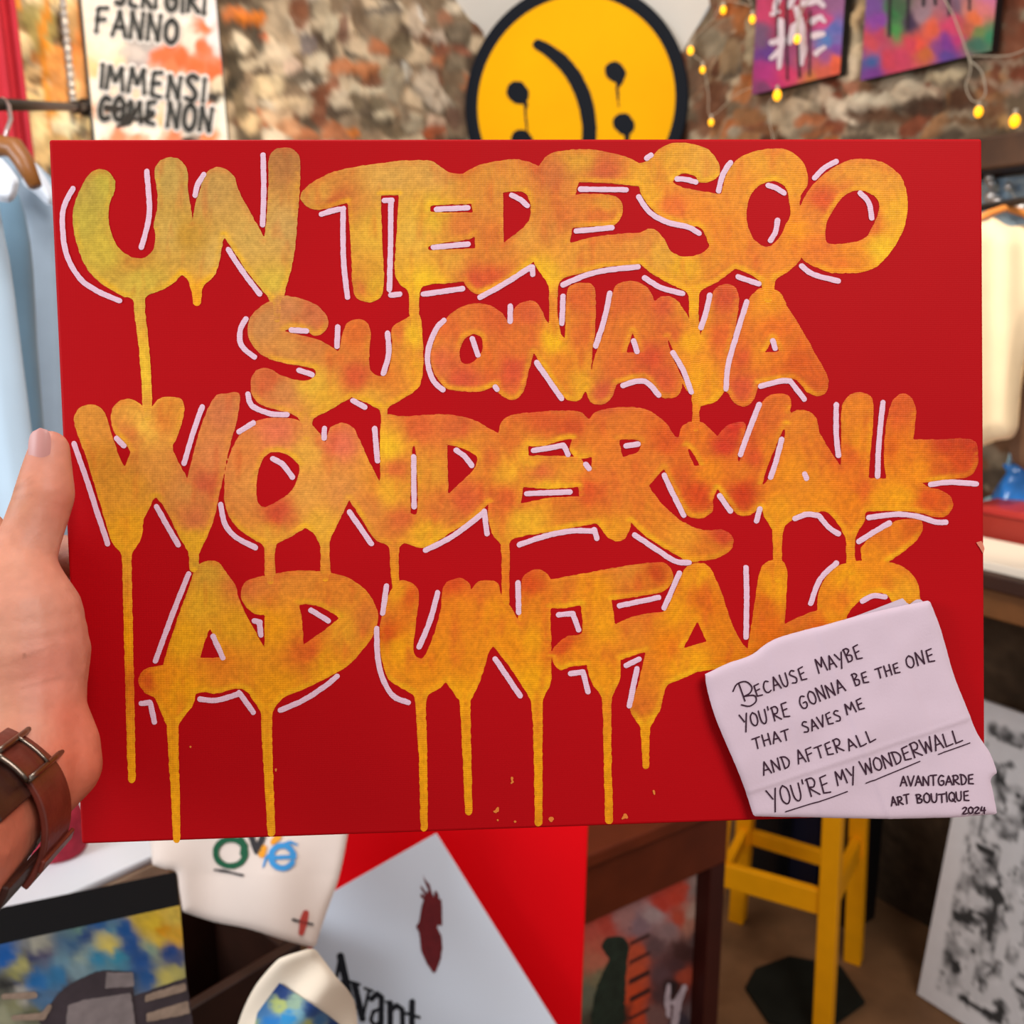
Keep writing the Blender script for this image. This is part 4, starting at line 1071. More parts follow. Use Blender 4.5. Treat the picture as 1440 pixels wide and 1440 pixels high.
Geo().obox(spot_c(1388, wq - .19) - dR * .02, dR * .36, nR * .175, ZUP * .016).make('white_book', mat('cream_paper', (236, 222, 204), rough=.7), label='flat cream white book lying on the counter edge at right', cat='book', bevel=.002)
s0 = spot_c(1408, wq - .33)
rbx = thing('red_box', s0 + dR * .1 + nR * .06, 'small red brown box on the counter behind the cream book', 'box')
Geo().obox(s0, dR * .22, nR * .12, ZUP * .058).make('box_body', mat('red_brown_card', (150, 40, 26), rough=.5), rbx, bevel=.002)
Geo().obox(s0 - dR * .003 - nR * .003 + ZUP * .0585, dR * .226, nR * .126, ZUP * .014).make('lid', mat('red_lid', (176, 46, 40), rough=.45), rbx, bevel=.002)
s0 = spot_c(1374, wq - .33)
Geo().obox(s0, dR * .05, nR * .12, ZUP * .03).make('paper_stack', mat('pale_paper', (226, 212, 196), rough=.7), label='stack of pale papers on the counter beside the canvas edge', cat='papers', bevel=.002)
b0 = spot_c(1430, max(wq - .42, .085))
bag = thing('blue_bag', b0, 'bright blue plastic bag standing on the counter', 'bag')
vv, ff = [], []; nb = 20
for kz, (z, r) in enumerate(((0, .042), (.03, .050), (.07, .048), (.10, .040), (.125, .028), (.14, .036))):
    for q_ in range(nb):
        t = 2 * math.pi * q_ / nb; rr = r * (1 + .12 * math.sin(5 * t + kz)); vv.append(b0 + np.array([rr * math.cos(t), rr * .8 * math.sin(t), z]))
for kz in range(5):
    for q_ in range(nb): ff.append((kz * nb + q_, kz * nb + (q_ + 1) % nb, (kz + 1) * nb + (q_ + 1) % nb, (kz + 1) * nb + q_))
ff.append(tuple(range(nb - 1, -1, -1))); ff.append(tuple(5 * nb + q_ for q_ in range(nb)))
mesh('plastic_body', vv, ff, mat('blue_plastic', (30, 134, 226), rough=.2, spec=.7, noise=.25, nscale=30), bag, smooth=True)
Geo().tube([b0 + np.array([-.03, 0, .13]), b0 + np.array([-.025, 0, .17]), b0 + np.array([.02, 0, .175]), b0 + np.array([.03, 0, .13])], .004, 8).make('handle', mat('pale_blue_plastic', (170, 220, 240), rough=.25), bag, smooth=True)
Geo().ball(spot_c(1397, .05) + ZUP * .030, (.030, .030, .030), 14, 10).make('glass_ornament', mat('pale_cyan_glass', (170, 226, 240), rough=.1, spec=.8), smooth=True, label='pale cyan glass ball on the counter beside the blue bag', cat='ornament')

# garments on the right under the beam
dgm = 1.80
rod = thing('garment_rod', P(1420, 262, dgm + .02), 'short dark metal rod under the beam carrying the cream top', 'clothes rail')
gA, gB = P(1330, 300, dgm + .16), P(1560, 262, dgm - .22)
Geo().tube([gA, gB], .007, 8).make('rod_bar', M_iron, rod)
for p in (gA + (gB - gA) * .03, gA + (gB - gA) * .95):
    Geo().tube([p, np.array([p[0], p[1], zb0 + .01])], .004, 6).make('drop_bar', M_iron, rod)


def hanging(name, label, outline, dep, m, seed, thick=.05):
    gx, gy, d = field([smooth_poly(outline, 4)], [], 5.0)
    x, y, dd, fs = contour(gx, gy, d); n0 = len(x)
    bulge = thick * np.sqrt(np.clip(dd / 24, 0, 1)) + .008 * np.sin(x / 7.0 + seed)
    t = thing(name, P(np.mean(x), y.max(), dep), label, 'clothing')
    mesh('body', np.concatenate([P(x, y, dep - bulge * .5), P(x, y, dep + bulge * .5 + .002)]), [q_[::-1] for q_ in fs] + [[i + n0 for i in q_] for q_ in fs], m, t, smooth=True)
    return t


tcr = hanging('cream_top', 'cream sleeveless top hanging on a wooden hanger at the right edge', [(1340, 330), (1385, 312), (1396, 304, 1), (1418, 318), (1440, 316, 1), (1470, 340), (1466, 420), (1450, 470), (1438, 530), (1432, 600, 1), (1424, 615), (1400, 620), (1340, 628), (1325, 480)], dgm, mat('cream_linen', (232, 208, 172), rough=.9, spec=.1, noise=.05, nscale=14), .3)
Geo().tube([P(1345, 322, dgm), P(1392, 300, dgm), P(1415, 292, dgm), P(1440, 300, dgm), P(1470, 322, dgm)], .007, 8).make('hanger', mat('orange_wood', (206, 128, 60), rough=.4), tcr, smooth=True, label='orange brown wooden hanger')
hanging('brown_dress', 'brown dress hanging behind the cream top at the right edge', [(1435, 330), (1470, 330), (1520, 360), (1520, 655), (1425, 650), (1427, 560), (1430, 480), (1440, 420)], dgm + .055, mat('brown_wool', (104, 76, 58), rough=.9, spec=.1, noise=.1, nscale=14), 1.2, .03)
# framed mirror under the beam with bluish glass
mA, mB = (onR(1372, 250, .03) - CX) @ dR, 2.4
z0m, z1m = onR(1400, 318, .03)[2] - .10, zb0 - .005
mir = thing('wall_mirror', CX + dR * (mA + .2) + nR * .02 + ZUP * z0m, 'bluish mirror panel on the right wall under the wooden beam', 'mirror')
Geo().obox(CX + dR * mA + nR * .022 + ZUP * z0m, dR * (mB - mA), nR * .008, ZUP * (z1m - z0m)).make('glass', mat('blue_grey_glass', (150, 172, 190), rough=.15, spec=.8, metal=.4, noise=.35, nscale=16), mir)
Geo().obox(CX + dR * mA + nR * .018 + ZUP * (z0m - .02), dR * (mB - mA), nR * .016, ZUP * .0195).make('frame_bar', M_dkw, mir)
for k, (x, y, r) in enumerate(((1391, 250, .010), (1394, 258, .008), (1393, 276, .012), (1402, 284, .010), (1427, 285, .010), (1436, 292, .012), (1418, 262, .007))):
    p = onR(x, y, .05)
    if k == 0:
        gar = thing('glass_bead_garland', p, 'garland of clear glass beads glinting in front of the bluish mirror', 'garland')
        prev = None
    Geo().ball(p, (r, r, r * 1.3), 10, 7).make('glass_bead', M_cry, gar, smooth=True)
    if prev is not None: Geo().tube([prev, p], .001, 5).make('thread', M_wire, gar)
    prev = p

# =================================================================== black and white drawing board leaning at right
pa = on_z(1290, 1398, .004)
lean = math.radians(9)
bup = unit(ZUP * math.cos(lean) - nR * math.sin(lean)); bnn = unit(np.cross(bup, dR)); bnn = bnn if bnn @ nR > 0 else -bnn
BW, BH = .80, .69
q = [pa + bup * BH, pa + bup * BH + dR * BW, pa + dR * BW, pa]
dwg = thing('drawing_board', (q[2] + q[3]) / 2, 'large black and white ink drawing on white board leaning at lower right', 'picture')
mesh('board', [p - bnn * .001 for p in q] + [p - bnn * .018 for p in q], [(3, 2, 1, 0), (4, 5, 6, 7), (0, 1, 5, 4), (1, 2, 6, 5), (2, 3, 7, 6), (3, 0, 4, 7)], mat('white_board', (206, 200, 202), rough=.7), dwg)


def ink(u, v):
    X, Y = u * BW, v * BH
    n1 = vnoise(X * 34, Y * 30, 131, 4); n2 = vnoise(X * 80, Y * 80, 132, 2)
    g_ = np.clip(.66 + 1.6 * (n1 - .55) + .8 * (n2 - .5), .03, .92)
    rid = np.abs(vnoise(X * 24, Y * 22, 133, 2) - .5); g_ = np.where(rid < .030, .12, g_)
    blob = vnoise(X * 40, Y * 36, 134, 1); g_ = np.where(blob > .82, .05, g_); g_ = np.where(blob < .30, .85, g_)
    bord = np.minimum.reduce([X, BW - X, Y * 1.0, BH - Y]); e = np.clip((bord - .035 - .008 * (n2 - .5)) / .008, 0, 1)
    g_ = .74 + (g_ * .75 - .74) * e
    return np.clip(g_[:, None] * np.array([1.0, .97, .98]), 0, 1)


panel('ink_drawing', q, 150, 130, ink, M_attr, dwg)
# =================================================================== the red canvas held in front of the camera
def rotv(w):
    t = np.linalg.norm(w); k = w / t
    K = np.array([[0, -k[2], k[1]], [k[2], 0, -k[0]], [-k[1], k[0], 0]])
    return np.eye(3) + math.sin(t) * K + (1 - math.cos(t)) * K @ K


_R = rotv(np.array([0.04188, -0.04856, -0.02159])); _T = np.array([0.0101, -0.01035, 0.41097])
cv = lambda q: CAM + RIGHT * q[0] - UP * q[1] + FWD * q[2]
CP0 = cv(_T)                                         # centre of the canvas face
CN = unit(cv(_R @ np.array([0, 0, -1.0]) + _T) - CP0)    # its normal, towards the viewer
CROWN = 0.0


def canv(px, py, h=0.0):
    """photo position -> point on the canvas face, lifted h towards the viewer"""
    return on_plane(px, py, CP0, CN) + np.asarray(h, float)[..., None] * CN


corners = [canv(*c) for c in ((68, 195.5), (1381.5, 194.5), (1386, 1142.5), (114, 1187.5))]
TH = 0.018
M_red = mat('red_canvas_paint', (170, 2, 12), rough=0.6, spec=0.10, noise=0.05, nscale=9)
weave(M_red, 0.0011, 0.0009, 0.10, 0.0002)
ccen = sum(corners) / 4
canvas = thing('canvas_painting', canv(720, 1165) - CN * TH * .5, 'red stretched canvas painted with dripping orange graffiti letters, held up in the foreground', 'painting')
ew = unit(corners[1] - corners[0]); eh = unit(corners[0] - corners[3])
bm = bmesh.new()
fv = [bm.verts.new(c) for c in corners]
bv = [bm.verts.new(c - CN * TH) for c in corners]
bm.faces.new([fv[3], fv[2], fv[1], fv[0]]); bm.faces.new(bv)
for i in range(4):
    bm.faces.new([fv[i], fv[(i + 1) % 4], bv[(i + 1) % 4], bv[i]])
bmesh.ops.recalc_face_normals(bm, faces=bm.faces)
fe = [e for e in bm.edges if (e.verts[0] in fv and e.verts[1] in fv)] + [e for e in bm.edges if (e.verts[0] in fv) != (e.verts[1] in fv)]
bmesh.ops.bevel(bm, geom=fe, offset=0.0013, segments=3, affect='EDGES', profile=0.5)
bm.verts.index_update()
cvv = [tuple(v.co) for v in bm.verts]; cff = [[v.index for v in f.verts] for f in bm.faces]
bm.free()
mesh('stretched_canvas', cvv, cff, M_red, canvas)


def cr(x0, y0, s=440 / 1440.0):
    def f(pts):
        return [(x0 + q[0] * s, y0 + q[1] * s) + tuple(q[2:]) for q in pts]
    return f


A, B, C, D = cr(60, 180), cr(400, 180), cr(700, 180), cr(1000, 180)
E_, F_, G, H = cr(60, 520), cr(400, 520), cr(700, 520), cr(1000, 520)
I, J, K = cr(60, 760), cr(400, 760), cr(700, 760)


def drip(f, pts):
    s = 440 / 1440.0
    return [(q[0], q[1], q[2] * s) for q in f(pts)]


PAINT = [  # colours of the sprayed and brushed acrylic, sRGB
 (125,262,(176,150,62)),(150,252,(186,164,60)),(112,310,(184,160,60)),(150,350,(196,166,58)),(200,395,(200,166,60)),(190,365,(190,134,50)),(235,250,(186,148,72)),(240,330,(198,156,72)),(262,330,(188,138,48)),(300,270,(188,142,72)),(310,360,(200,156,74)),
 (360,330,(200,156,74)),(398,230,(170,110,58)),(400,320,(194,148,78)),(385,400,(206,170,60)),(202,520,(222,176,48)),(276,425,(226,150,30)),
 (450,270,(202,140,56)),(470,285,(190,92,42)),(550,245,(206,152,68)),(610,240,(204,148,66)),(530,330,(218,164,52)),(525,405,(212,160,40)),(508,408,(200,110,45)),(580,330,(216,164,58)),(610,300,(216,168,44)),(640,355,(214,150,50)),(650,320,(204,112,44)),
 (700,245,(206,134,48)),(672,250,(204,128,44)),(690,390,(206,84,38)),(670,393,(204,80,40)),(690,335,(206,110,40)),(690,360,(210,124,42)),(735,330,(214,144,52)),(755,290,(208,130,44)),(600,398,(228,178,36)),
 (815,222,(206,142,40)),(775,245,(196,104,46)),(850,240,(196,88,42)),(770,320,(208,126,46)),(845,300,(208,104,36)),(850,285,(212,140,40)),(800,355,(216,140,44)),(790,305,(206,108,40)),(765,385,(226,168,34)),
 (930,215,(214,148,34)),(905,250,(218,150,34)),(990,235,(212,150,46)),(945,290,(222,108,36)),(920,275,(220,150,30)),(985,300,(222,128,28)),(905,340,(212,132,46)),(960,375,(222,158,26)),(930,360,(214,150,44)),(975,430,(228,160,20)),
 (1080,222,(220,146,34)),(1035,270,(220,132,32)),(1020,330,(222,128,28)),(1075,365,(222,124,32)),(1123,320,(234,140,14)),(1115,260,(222,142,30)),
 (1155,282,(210,80,28)),(1140,310,(216,120,34)),(1180,235,(220,140,38)),(1240,250,(218,142,36)),(1262,300,(226,160,30)),(1240,350,(232,176,28)),(1190,375,(220,108,26)),(1150,350,(216,110,30)),(1225,310,(212,104,28)),(1200,368,(222,130,24)),
 (400,430,(198,122,70)),(440,440,(194,106,62)),(365,450,(196,130,70)),(400,480,(204,134,62)),(440,490,(200,120,56)),(375,535,(200,96,52)),(400,550,(200,124,64)),(440,540,(222,170,52)),(460,560,(218,158,44)),(470,500,(206,118,46)),
 (500,470,(212,104,40)),(500,530,(206,84,44)),(520,560,(216,150,46)),(560,470,(212,110,44)),(582,470,(228,172,34)),(590,520,(222,150,34)),(545,530,(214,122,40)),
 (620,460,(212,100,42)),(615,510,(210,96,52)),(650,535,(204,78,46)),(680,500,(214,110,36)),(700,450,(206,92,38)),(740,440,(206,88,42)),(722,520,(204,76,42)),(740,480,(210,104,36)),(780,480,(232,170,20)),(790,510,(216,120,28)),(815,540,(220,150,28)),(820,420,(206,92,34)),(815,470,(210,104,34)),
 (880,420,(204,92,34)),(890,460,(214,112,32)),(870,520,(212,100,36)),(915,505,(202,72,34)),(935,530,(202,80,36)),(850,555,(202,84,44)),(935,430,(202,82,38)),(945,470,(208,92,32)),
 (970,480,(232,156,14)),(985,530,(230,150,14)),(1000,555,(228,146,18)),(1020,420,(200,74,34)),(1020,470,(210,92,28)),(1070,430,(222,130,24)),(1090,460,(220,104,22)),(1045,500,(206,86,32)),(1040,545,(202,76,38)),(1070,500,(220,124,20)),(1120,510,(204,84,16)),(1150,540,(200,84,22)),(1090,500,(216,110,20)),(1080,420,(226,138,16)),
 (122,590,(204,132,48)),(150,650,(206,136,42)),(180,610,(206,120,50)),(200,600,(224,168,62)),(240,580,(214,136,46)),(180,690,(214,144,42)),(185,745,(226,156,28)),(220,660,(212,138,56)),(265,690,(208,136,62)),(310,580,(200,112,64)),(300,640,(208,122,64)),(284,680,(196,88,52)),(275,730,(206,110,58)),(275,760,(222,160,36)),
 (345,640,(212,124,56)),(390,605,(218,110,72)),(350,680,(214,136,60)),(390,720,(200,78,48)),(430,640,(220,156,58)),(432,700,(218,148,62)),(380,750,(220,152,50)),(480,620,(218,106,72)),(480,690,(214,136,62)),(450,740,(222,160,50)),(545,630,(232,176,34)),(545,690,(224,156,38)),(520,710,(208,124,50)),(565,730,(206,98,44)),(555,660,(208,100,44)),
 (590,600,(210,94,44)),(640,600,(206,96,44)),(600,670,(214,140,40)),(660,640,(220,138,34)),(655,700,(208,88,42)),(690,640,(212,112,40)),(600,750,(226,160,32)),(620,720,(210,112,42)),
 (760,592,(206,86,34)),(720,620,(212,110,36)),(718,660,(230,160,36)),(712,700,(210,92,36)),(760,660,(208,100,44)),(745,640,(228,160,34)),(770,685,(230,164,30)),(740,735,(222,160,34)),(800,715,(208,112,32)),(800,600,(202,78,30)),(812,650,(222,140,34)),
 (880,600,(212,108,32)),(850,620,(214,112,32)),(840,670,(216,110,36)),(830,690,(208,80,30)),(870,700,(216,116,34)),(860,740,(222,140,26)),(920,650,(214,112,32)),(900,730,(216,124,28)),(940,620,(206,82,24)),(960,755,(222,138,32)),(1000,770,(208,110,26)),(1015,750,(196,64,30)),
 (975,615,(218,112,22)),(1000,660,(222,124,18)),(960,670,(206,90,24)),(982,695,(200,66,18)),(1020,625,(198,52,26)),(1030,600,(196,44,26)),(1080,590,(206,96,28)),(1060,640,(204,76,28)),(1045,695,(192,54,16)),(1085,640,(214,116,18)),(1040,660,(214,110,24)),
 (1120,600,(214,118,28)),(1110,660,(224,132,18)),(1095,720,(226,142,18)),(1130,680,(220,128,22)),(1150,700,(224,130,18)),(1200,570,(216,118,26)),(1190,640,(208,92,22)),(1200,700,(220,120,14)),(1210,690,(212,96,22)),(1215,620,(224,132,18)),
 (1260,570,(206,86,28)),(1250,630,(210,92,16)),(1270,640,(220,118,18)),(1265,700,(230,148,14)),(1310,700,(206,80,18)),(1330,715,(202,84,20)),(1320,655,(204,90,20)),(1350,645,(196,68,18)),(1330,625,(188,58,20)),(1365,625,(184,52,20)),(1290,660,(226,130,16)),(1240,705,(224,140,14)),
 (290,800,(204,148,42)),(280,850,(218,158,32)),(260,900,(224,156,20)),(330,880,(218,150,26)),(310,930,(218,122,26)),(230,950,(224,136,18)),(205,955,(206,96,20)),(260,970,(228,150,14)),(345,820,(206,104,46)),(360,810,(214,124,46)),(420,800,(210,124,40)),(380,880,(230,148,18)),(430,915,(212,96,28)),(470,830,(212,120,34)),(480,880,(220,146,32)),(455,930,(228,152,18)),(390,970,(228,146,16)),(520,870,(206,112,38)),
 (555,830,(222,142,24)),(545,890,(206,84,16)),(560,910,(226,146,14)),(580,840,(210,90,22)),(600,930,(222,130,16)),(640,820,(204,74,24)),(650,860,(218,122,20)),(680,820,(212,110,26)),(660,930,(222,130,18)),(650,980,(228,148,14)),(700,860,(224,134,16)),(720,910,(222,130,14)),(745,900,(226,146,14)),(745,820,(204,74,20)),(765,850,(216,120,20)),(750,960,(228,152,12)),
 (790,820,(212,118,26)),(880,800,(210,126,36)),(920,808,(190,66,18)),(910,820,(206,106,24)),(830,830,(226,140,14)),(850,880,(226,144,16)),(790,910,(204,76,20)),(800,925,(224,130,16)),(850,950,(224,138,14)),(890,880,(214,118,30)),(900,940,(214,116,26)),(895,990,(206,104,28)),(907,1030,(226,146,14)),
 (980,810,(230,150,14)),(990,845,(212,106,12)),(955,860,(226,144,12)),(965,930,(230,152,14)),(940,910,(222,120,12)),(1020,890,(214,118,14)),(1030,930,(216,120,16)),(1070,850,(206,98,14)),(1090,830,(228,146,12)),(1085,880,(212,100,14)),(1120,885,(204,108,22)),(1155,880,(214,96,20)),(1170,870,(224,136,18)),
 (1195,820,(230,150,12)),(1180,850,(216,118,18)),(1230,820,(222,130,16)),(1270,840,(222,146,26)),(1285,740,(204,92,18)),(1250,760,(216,114,22)),(1230,785,(224,130,18)),
 (180,900,(232,150,10)),(185,1090,(232,152,14)),(247,1100,(230,154,14)),(378,1080,(232,154,16)),(597,1080,(232,152,12)),(655,1080,(230,152,14)),(755,1080,(228,150,10)),(853,1080,(228,148,10)),
]

WORDS = [
 ('painted_word', 'gold tan capital letters UN at the top left', 6.0,
  [A([(185,260),(215,212),(255,190),(300,200),(332,240),(332,290),(312,340),(303,400),(315,480),(350,550),(400,590),(440,600),(480,592),(508,560),(518,500),(512,440),(525,380),(528,300),(516,230),(520,180),(545,148),(585,135),(630,145),(660,180),(668,230),(668,290),(682,360),(690,430,1),(700,360),(722,290),(745,220),(775,190),(805,181),(850,192),(885,230),(900,280),(940,360),(985,440),(1020,505,1),(1030,420),(1036,330),(1040,230),(1040,150),(1062,105),(1110,90),(1155,100),(1183,140),(1185,230),(1178,360),(1168,480),(1155,600),(1130,700),(1100,770),(1050,790,1),(1000,735),(940,660),(880,570),(835,498,1),(820,580),(805,650),(780,690),(735,725),(690,735),(672,700),(640,675,1),(600,715),(540,750),(480,768),(430,778),(370,775),(310,740),(250,700),(200,640),(165,560),(145,480),(138,410),(150,340)])],
  [drip(A, [(445,755,28),(447,850,25),(462,960,24),(478,1150,23),(484,1330,22)]), drip(A, [(710,700,24),(710,800,20)]), drip(A, [(1078,760,30),(1080,880,24)])]),
 ('painted_word', 'tan to orange capital letters TEDESCO along the top', 6.0,
  [B([(75,310),(130,250),(250,195),(420,165),(560,150),(670,152),(720,180),(760,205),(820,212,1),(900,170),(1030,146),(1110,152),(1172,175,1)]) + C([(230,125),(300,105),(400,98),(500,110),(580,130),(650,160,1),(690,150),(740,100),(800,72),(870,70),(960,95),(1005,140),(1022,190),(1012,225),(975,248),(925,250),(912,226),(880,213),(840,213),(803,248,1),(850,272),(930,290),(1030,305,1),(1040,250),(1065,190),(1110,140),(1180,108),(1270,95),(1340,105),(1400,150),(1425,210),(1422,270),(1395,310),(1385,400,1)]) + D([(412,360),(440,300),(490,240),(550,190),(630,150),(720,143),(800,165),(870,220),(900,300),(904,370),(890,450),(860,520),(810,590),(760,640),(690,665),(610,668),(540,665),(480,640),(430,615),(415,595,1),(400,620),(350,665),(290,695),(232,705),(170,670),(110,648,1)]) + C([(1070,665),(1000,715),(930,745),(880,755),(830,735),(760,700),(700,665),(655,625,1),(600,632),(500,640),(400,665),(320,685),(275,708),(235,710),(205,680),(175,640),(165,615,1)]) + B([(1080,670),(1000,720),(940,752),(890,765),(850,745),(825,708,1),(760,715),(690,718),(620,732),(570,738),(540,728),(515,690),(507,640),(512,560),(518,450),(525,310,1),(445,312,1),(445,380),(450,500),(455,620),(458,720),(445,775),(410,800),(370,800),(330,780),(315,730),(310,650),(305,540),(298,440),(290,345,1),(220,365),(150,378),(95,355)]),
   B([(672,365,1),(700,355),(860,350,1),(866,388,1),(700,388),(668,385,1)]), B([(660,548,1),(700,535),(850,512),(875,492,1),(878,555,1),(760,558),(665,562,1)]), B([(1006,298,1),(1095,294),(1125,330),(1133,390),(1115,440),(1060,490),(1008,530,1)]),
   C([(372,248,1),(500,255),(650,268,1),(668,320),(720,385),(800,430),(880,450),(935,462),(965,520),(968,552),(930,580),(860,592),(800,570),(770,520),(740,480),(700,462),(650,482),(560,487),(450,500),(330,530,1),(345,460,1),(420,455),(520,452),(555,430),(575,390),(572,350),(550,318),(500,306),(400,303),(357,308,1)]),
   D([(255,250),(300,245),(345,280),(360,350),(365,400),(345,440),(315,500),(270,545),(225,535),(185,495),(165,430),(165,370),(180,310),(215,270)]), D([(560,380),(600,325),(650,292),(700,290),(745,310),(772,345),(765,400),(740,455),(710,505),(660,525),(600,532),(545,533),(527,510),(530,440)])],
  [drip(B, [(597,725,26),(597,850,22),(603,950,26),(605,1080,22)]), drip(C, [(255,700,20),(256,860,19),(262,960,30)]), drip(C, [(902,750,23),(902,880,22),(905,1000,34),(915,1150,30),(913,1250,16)]), drip(D, [(262,690,28),(262,785,30)])]),
 ('painted_word', 'rose orange capital letters SU starting the second line', 5.0,
  [A([(1050,795),(1110,773),(1190,785),(1260,815),(1305,860),(1315,900),(1295,940),(1250,957),(1215,935),(1160,918),(1112,935,1),(1170,950),(1260,972),(1330,1008),(1362,1032,1)]) + B([(270,940),(290,895),(335,880),(380,895),(397,940),(392,1020),(390,1090),(405,1125),(440,1142),(475,1125),(490,1060),(495,1000),(492,930),(510,905),(555,880),(600,850),(625,870),(635,950),(640,1080),(628,1170),(600,1212),(540,1250),(480,1280),(440,1290),(415,1285),(380,1265),(310,1240,1)]) + A([(1370,1270),(1310,1305),(1240,1330),(1180,1330),(1130,1310),(1050,1290),(1000,1270),(965,1230),(958,1170),(975,1125),(1010,1105),(1055,1112),(1090,1135),(1150,1155),(1210,1162),(1250,1145),(1258,1120),(1240,1105),(1190,1095),(1120,1085),(1050,1065),(990,1030),(950,970),(945,910),(965,860),(1000,825)])],
  [drip(A, [(1215,1320,28),(1215,1420,26)]), drip(B, [(458,1270,16),(458,1340,15),(470,1430,20),(474,1590,18)])]),
 ('painted_word', 'orange capital letters ONAVA ending the second line', 5.0,
  [B([(680,1010),(700,950),(740,880),(800,830),(870,808),(940,815),(1000,850),(1035,905,1),(1060,830),(1100,800),(1150,797),(1180,830),(1200,875),(1230,920),(1255,930),(1290,970,1)]) + C([(312,850),(318,760),(335,725),(390,712),(435,722),(450,770),(450,870),(446,950),(436,1030),(430,1120,1),(450,1040),(490,930),(510,850),(525,770),(545,725),(600,705),(660,715),(700,750),(722,800,1),(750,778),(790,775),(830,800),(865,850),(890,890),(920,900),(925,965,1),(960,870),(980,790),(1000,740),(1040,720),(1085,728),(1108,770),(1105,850),(1085,950),(1060,1060),(1042,1180,1),(1075,1070),(1110,950),(1150,800),(1185,755),(1220,735),(1290,750),(1330,810)]) + D([(350,820),(420,930),(480,1040),(520,1110),(540,1165),(530,1215),(490,1235),(440,1215),(405,1175),(375,1155),(320,1160),(215,1180,1),(205,1230),(180,1270),(145,1282),(105,1265),(80,1225),(62,1205,1)]) + C([(1030,1230),(1000,1260),(930,1275),(895,1225),(870,1210),(850,1175),(845,1200),(830,1230),(790,1245),(740,1230),(690,1160),(640,1155),(545,1180,1),(530,1230),(500,1265),(450,1272),(420,1250),(405,1205,1),(380,1250),(340,1257),(305,1240),(240,1150),(165,1035,1),(140,1130),(120,1210),(90,1245),(50,1250),(5,1220)]) + B([(975,1185,1),(930,1205),(870,1215),(800,1210),(740,1195),(690,1130),(670,1060)]),
   B([(830,970),(870,950),(905,965),(912,1010),(895,1050),(860,1080),(815,1080),(808,1020)]), C([(620,940,1),(652,1032,1),(592,1034,1)]), C([(1268,968,1),(1296,1030,1),(1230,1032,1)]),
   C([(780,965,1),(800,1010),(850,1100),(880,1170),(893,1218,1),(845,1140),(800,1040)])],
  [drip(C, [(912,1250,17),(911,1330,16),(912,1385,22)])]),
 ('painted_word', 'orange capital letters WONDERWALL filling the third line', 4.0,
  [E_([(145,230),(165,180),(215,160),(260,170),(290,205),(320,300),(350,390),(378,450,1),(405,378,1),(375,335),(330,290),(315,230),(325,170),(370,137),(420,140),(478,175),(505,165),(540,130),(600,125),(640,135),(652,180),(640,250),(615,320),(600,370),(665,497,1),(690,400),(710,320),(740,230),(770,160),(800,118),(850,108),(900,105),(908,150),(895,230),(870,320),(850,400),(830,500),(810,590),(790,680),(770,740),(740,800),(715,830),(660,815),(620,750),(570,650),(535,600),(515,592),(490,640),(465,690),(460,750),(440,800),(410,830),(360,830),(320,795),(290,700),(260,600),(230,500),(200,400),(165,310)]),
   E_([(835,560),(840,470),(865,380),(900,310),(940,260),(1000,230),(1080,220),(1150,225),(1190,240),(1240,255),(1280,300),(1302,335,1),(1320,275)]) + F_([(240,250),(280,245),(320,270),(345,320),(390,420),(440,520,1),(440,400),(442,260),(455,215),(480,205),(560,215),(680,205),(780,208),(880,235),(960,280),(985,292,1),(1000,240),(1040,210),(1150,195),(1280,187),(1360,195),(1400,228,1)]) + G([(450,195),(520,175),(620,172),(700,190),(770,240),(810,300),(832,312,1),(845,265),(880,240),(930,240),(970,265),(1010,305,1),(1050,262),(1100,240),(1140,250),(1130,320),(1105,400),(1110,430,1),(1150,320),(1200,190),(1230,130),(1280,110),(1330,115),(1350,150),(1343,205,1)]) + H([(390,187),(440,190),(480,215),(492,250),(500,290),(540,360),(595,440,1),(598,300),(597,220),(605,160),(640,115),(690,104),(735,125),(747,180),(742,300),(730,420),(725,497,1),(805,500,1),(795,400),(800,300),(815,200),(840,135),(880,110),(920,125),(942,180),(938,260),(930,320,1),(1050,320),(1150,315),(1215,330),(1228,370),(1225,440),(1190,490),(1100,505),(970,520,1),(1000,540),(1060,555),(1105,590),(1112,630),(1085,670),(1040,680),(960,660),(850,650),(740,652),(710,660),(705,700),(680,735),(660,760),(622,760),(590,720),(540,660),(480,655),(400,665),(375,690),(340,715),(320,735),(290,730),(250,690),(232,640),(215,645),(170,672),(120,665),(75,610),(30,550,1)]) + G([(990,600),(990,650),(940,683),(880,675),(850,640),(810,560),(765,455,1),(695,535,1),(740,600),(800,660),(870,710),(950,738),(1030,735),(1075,760),(1085,800),(1060,840),(1000,870),(930,880),(880,883),(800,840),(700,780),(650,740),(612,700,1),(605,740),(580,780),(545,788),(510,775),(480,740),(455,708,1),(380,720),(250,745),(120,765),(60,780)]) + F_([(990,790),(960,760),(935,680),(940,615,1),(880,680),(780,740),(700,790),(640,818),(590,810),(545,798),(480,805),(430,790),(400,760),(350,680),(298,598,1),(260,680),(210,770),(165,785),(130,750),(95,728,1)]) + E_([(1140,770),(1070,800),(1015,800),(970,780),(900,730),(855,670),(838,610)]),
   E_([(1040,385),(1090,380),(1140,400),(1180,445),(1165,520),(1130,570),(1070,610),(1015,632),(985,590),(990,490),(1010,420)]), F_([(590,355,1),(603,375),(612,640),(580,660,1),(582,500)]), F_([(748,345,1),(800,355),(860,380),(888,410),(870,460),(820,510),(755,570,1)]),
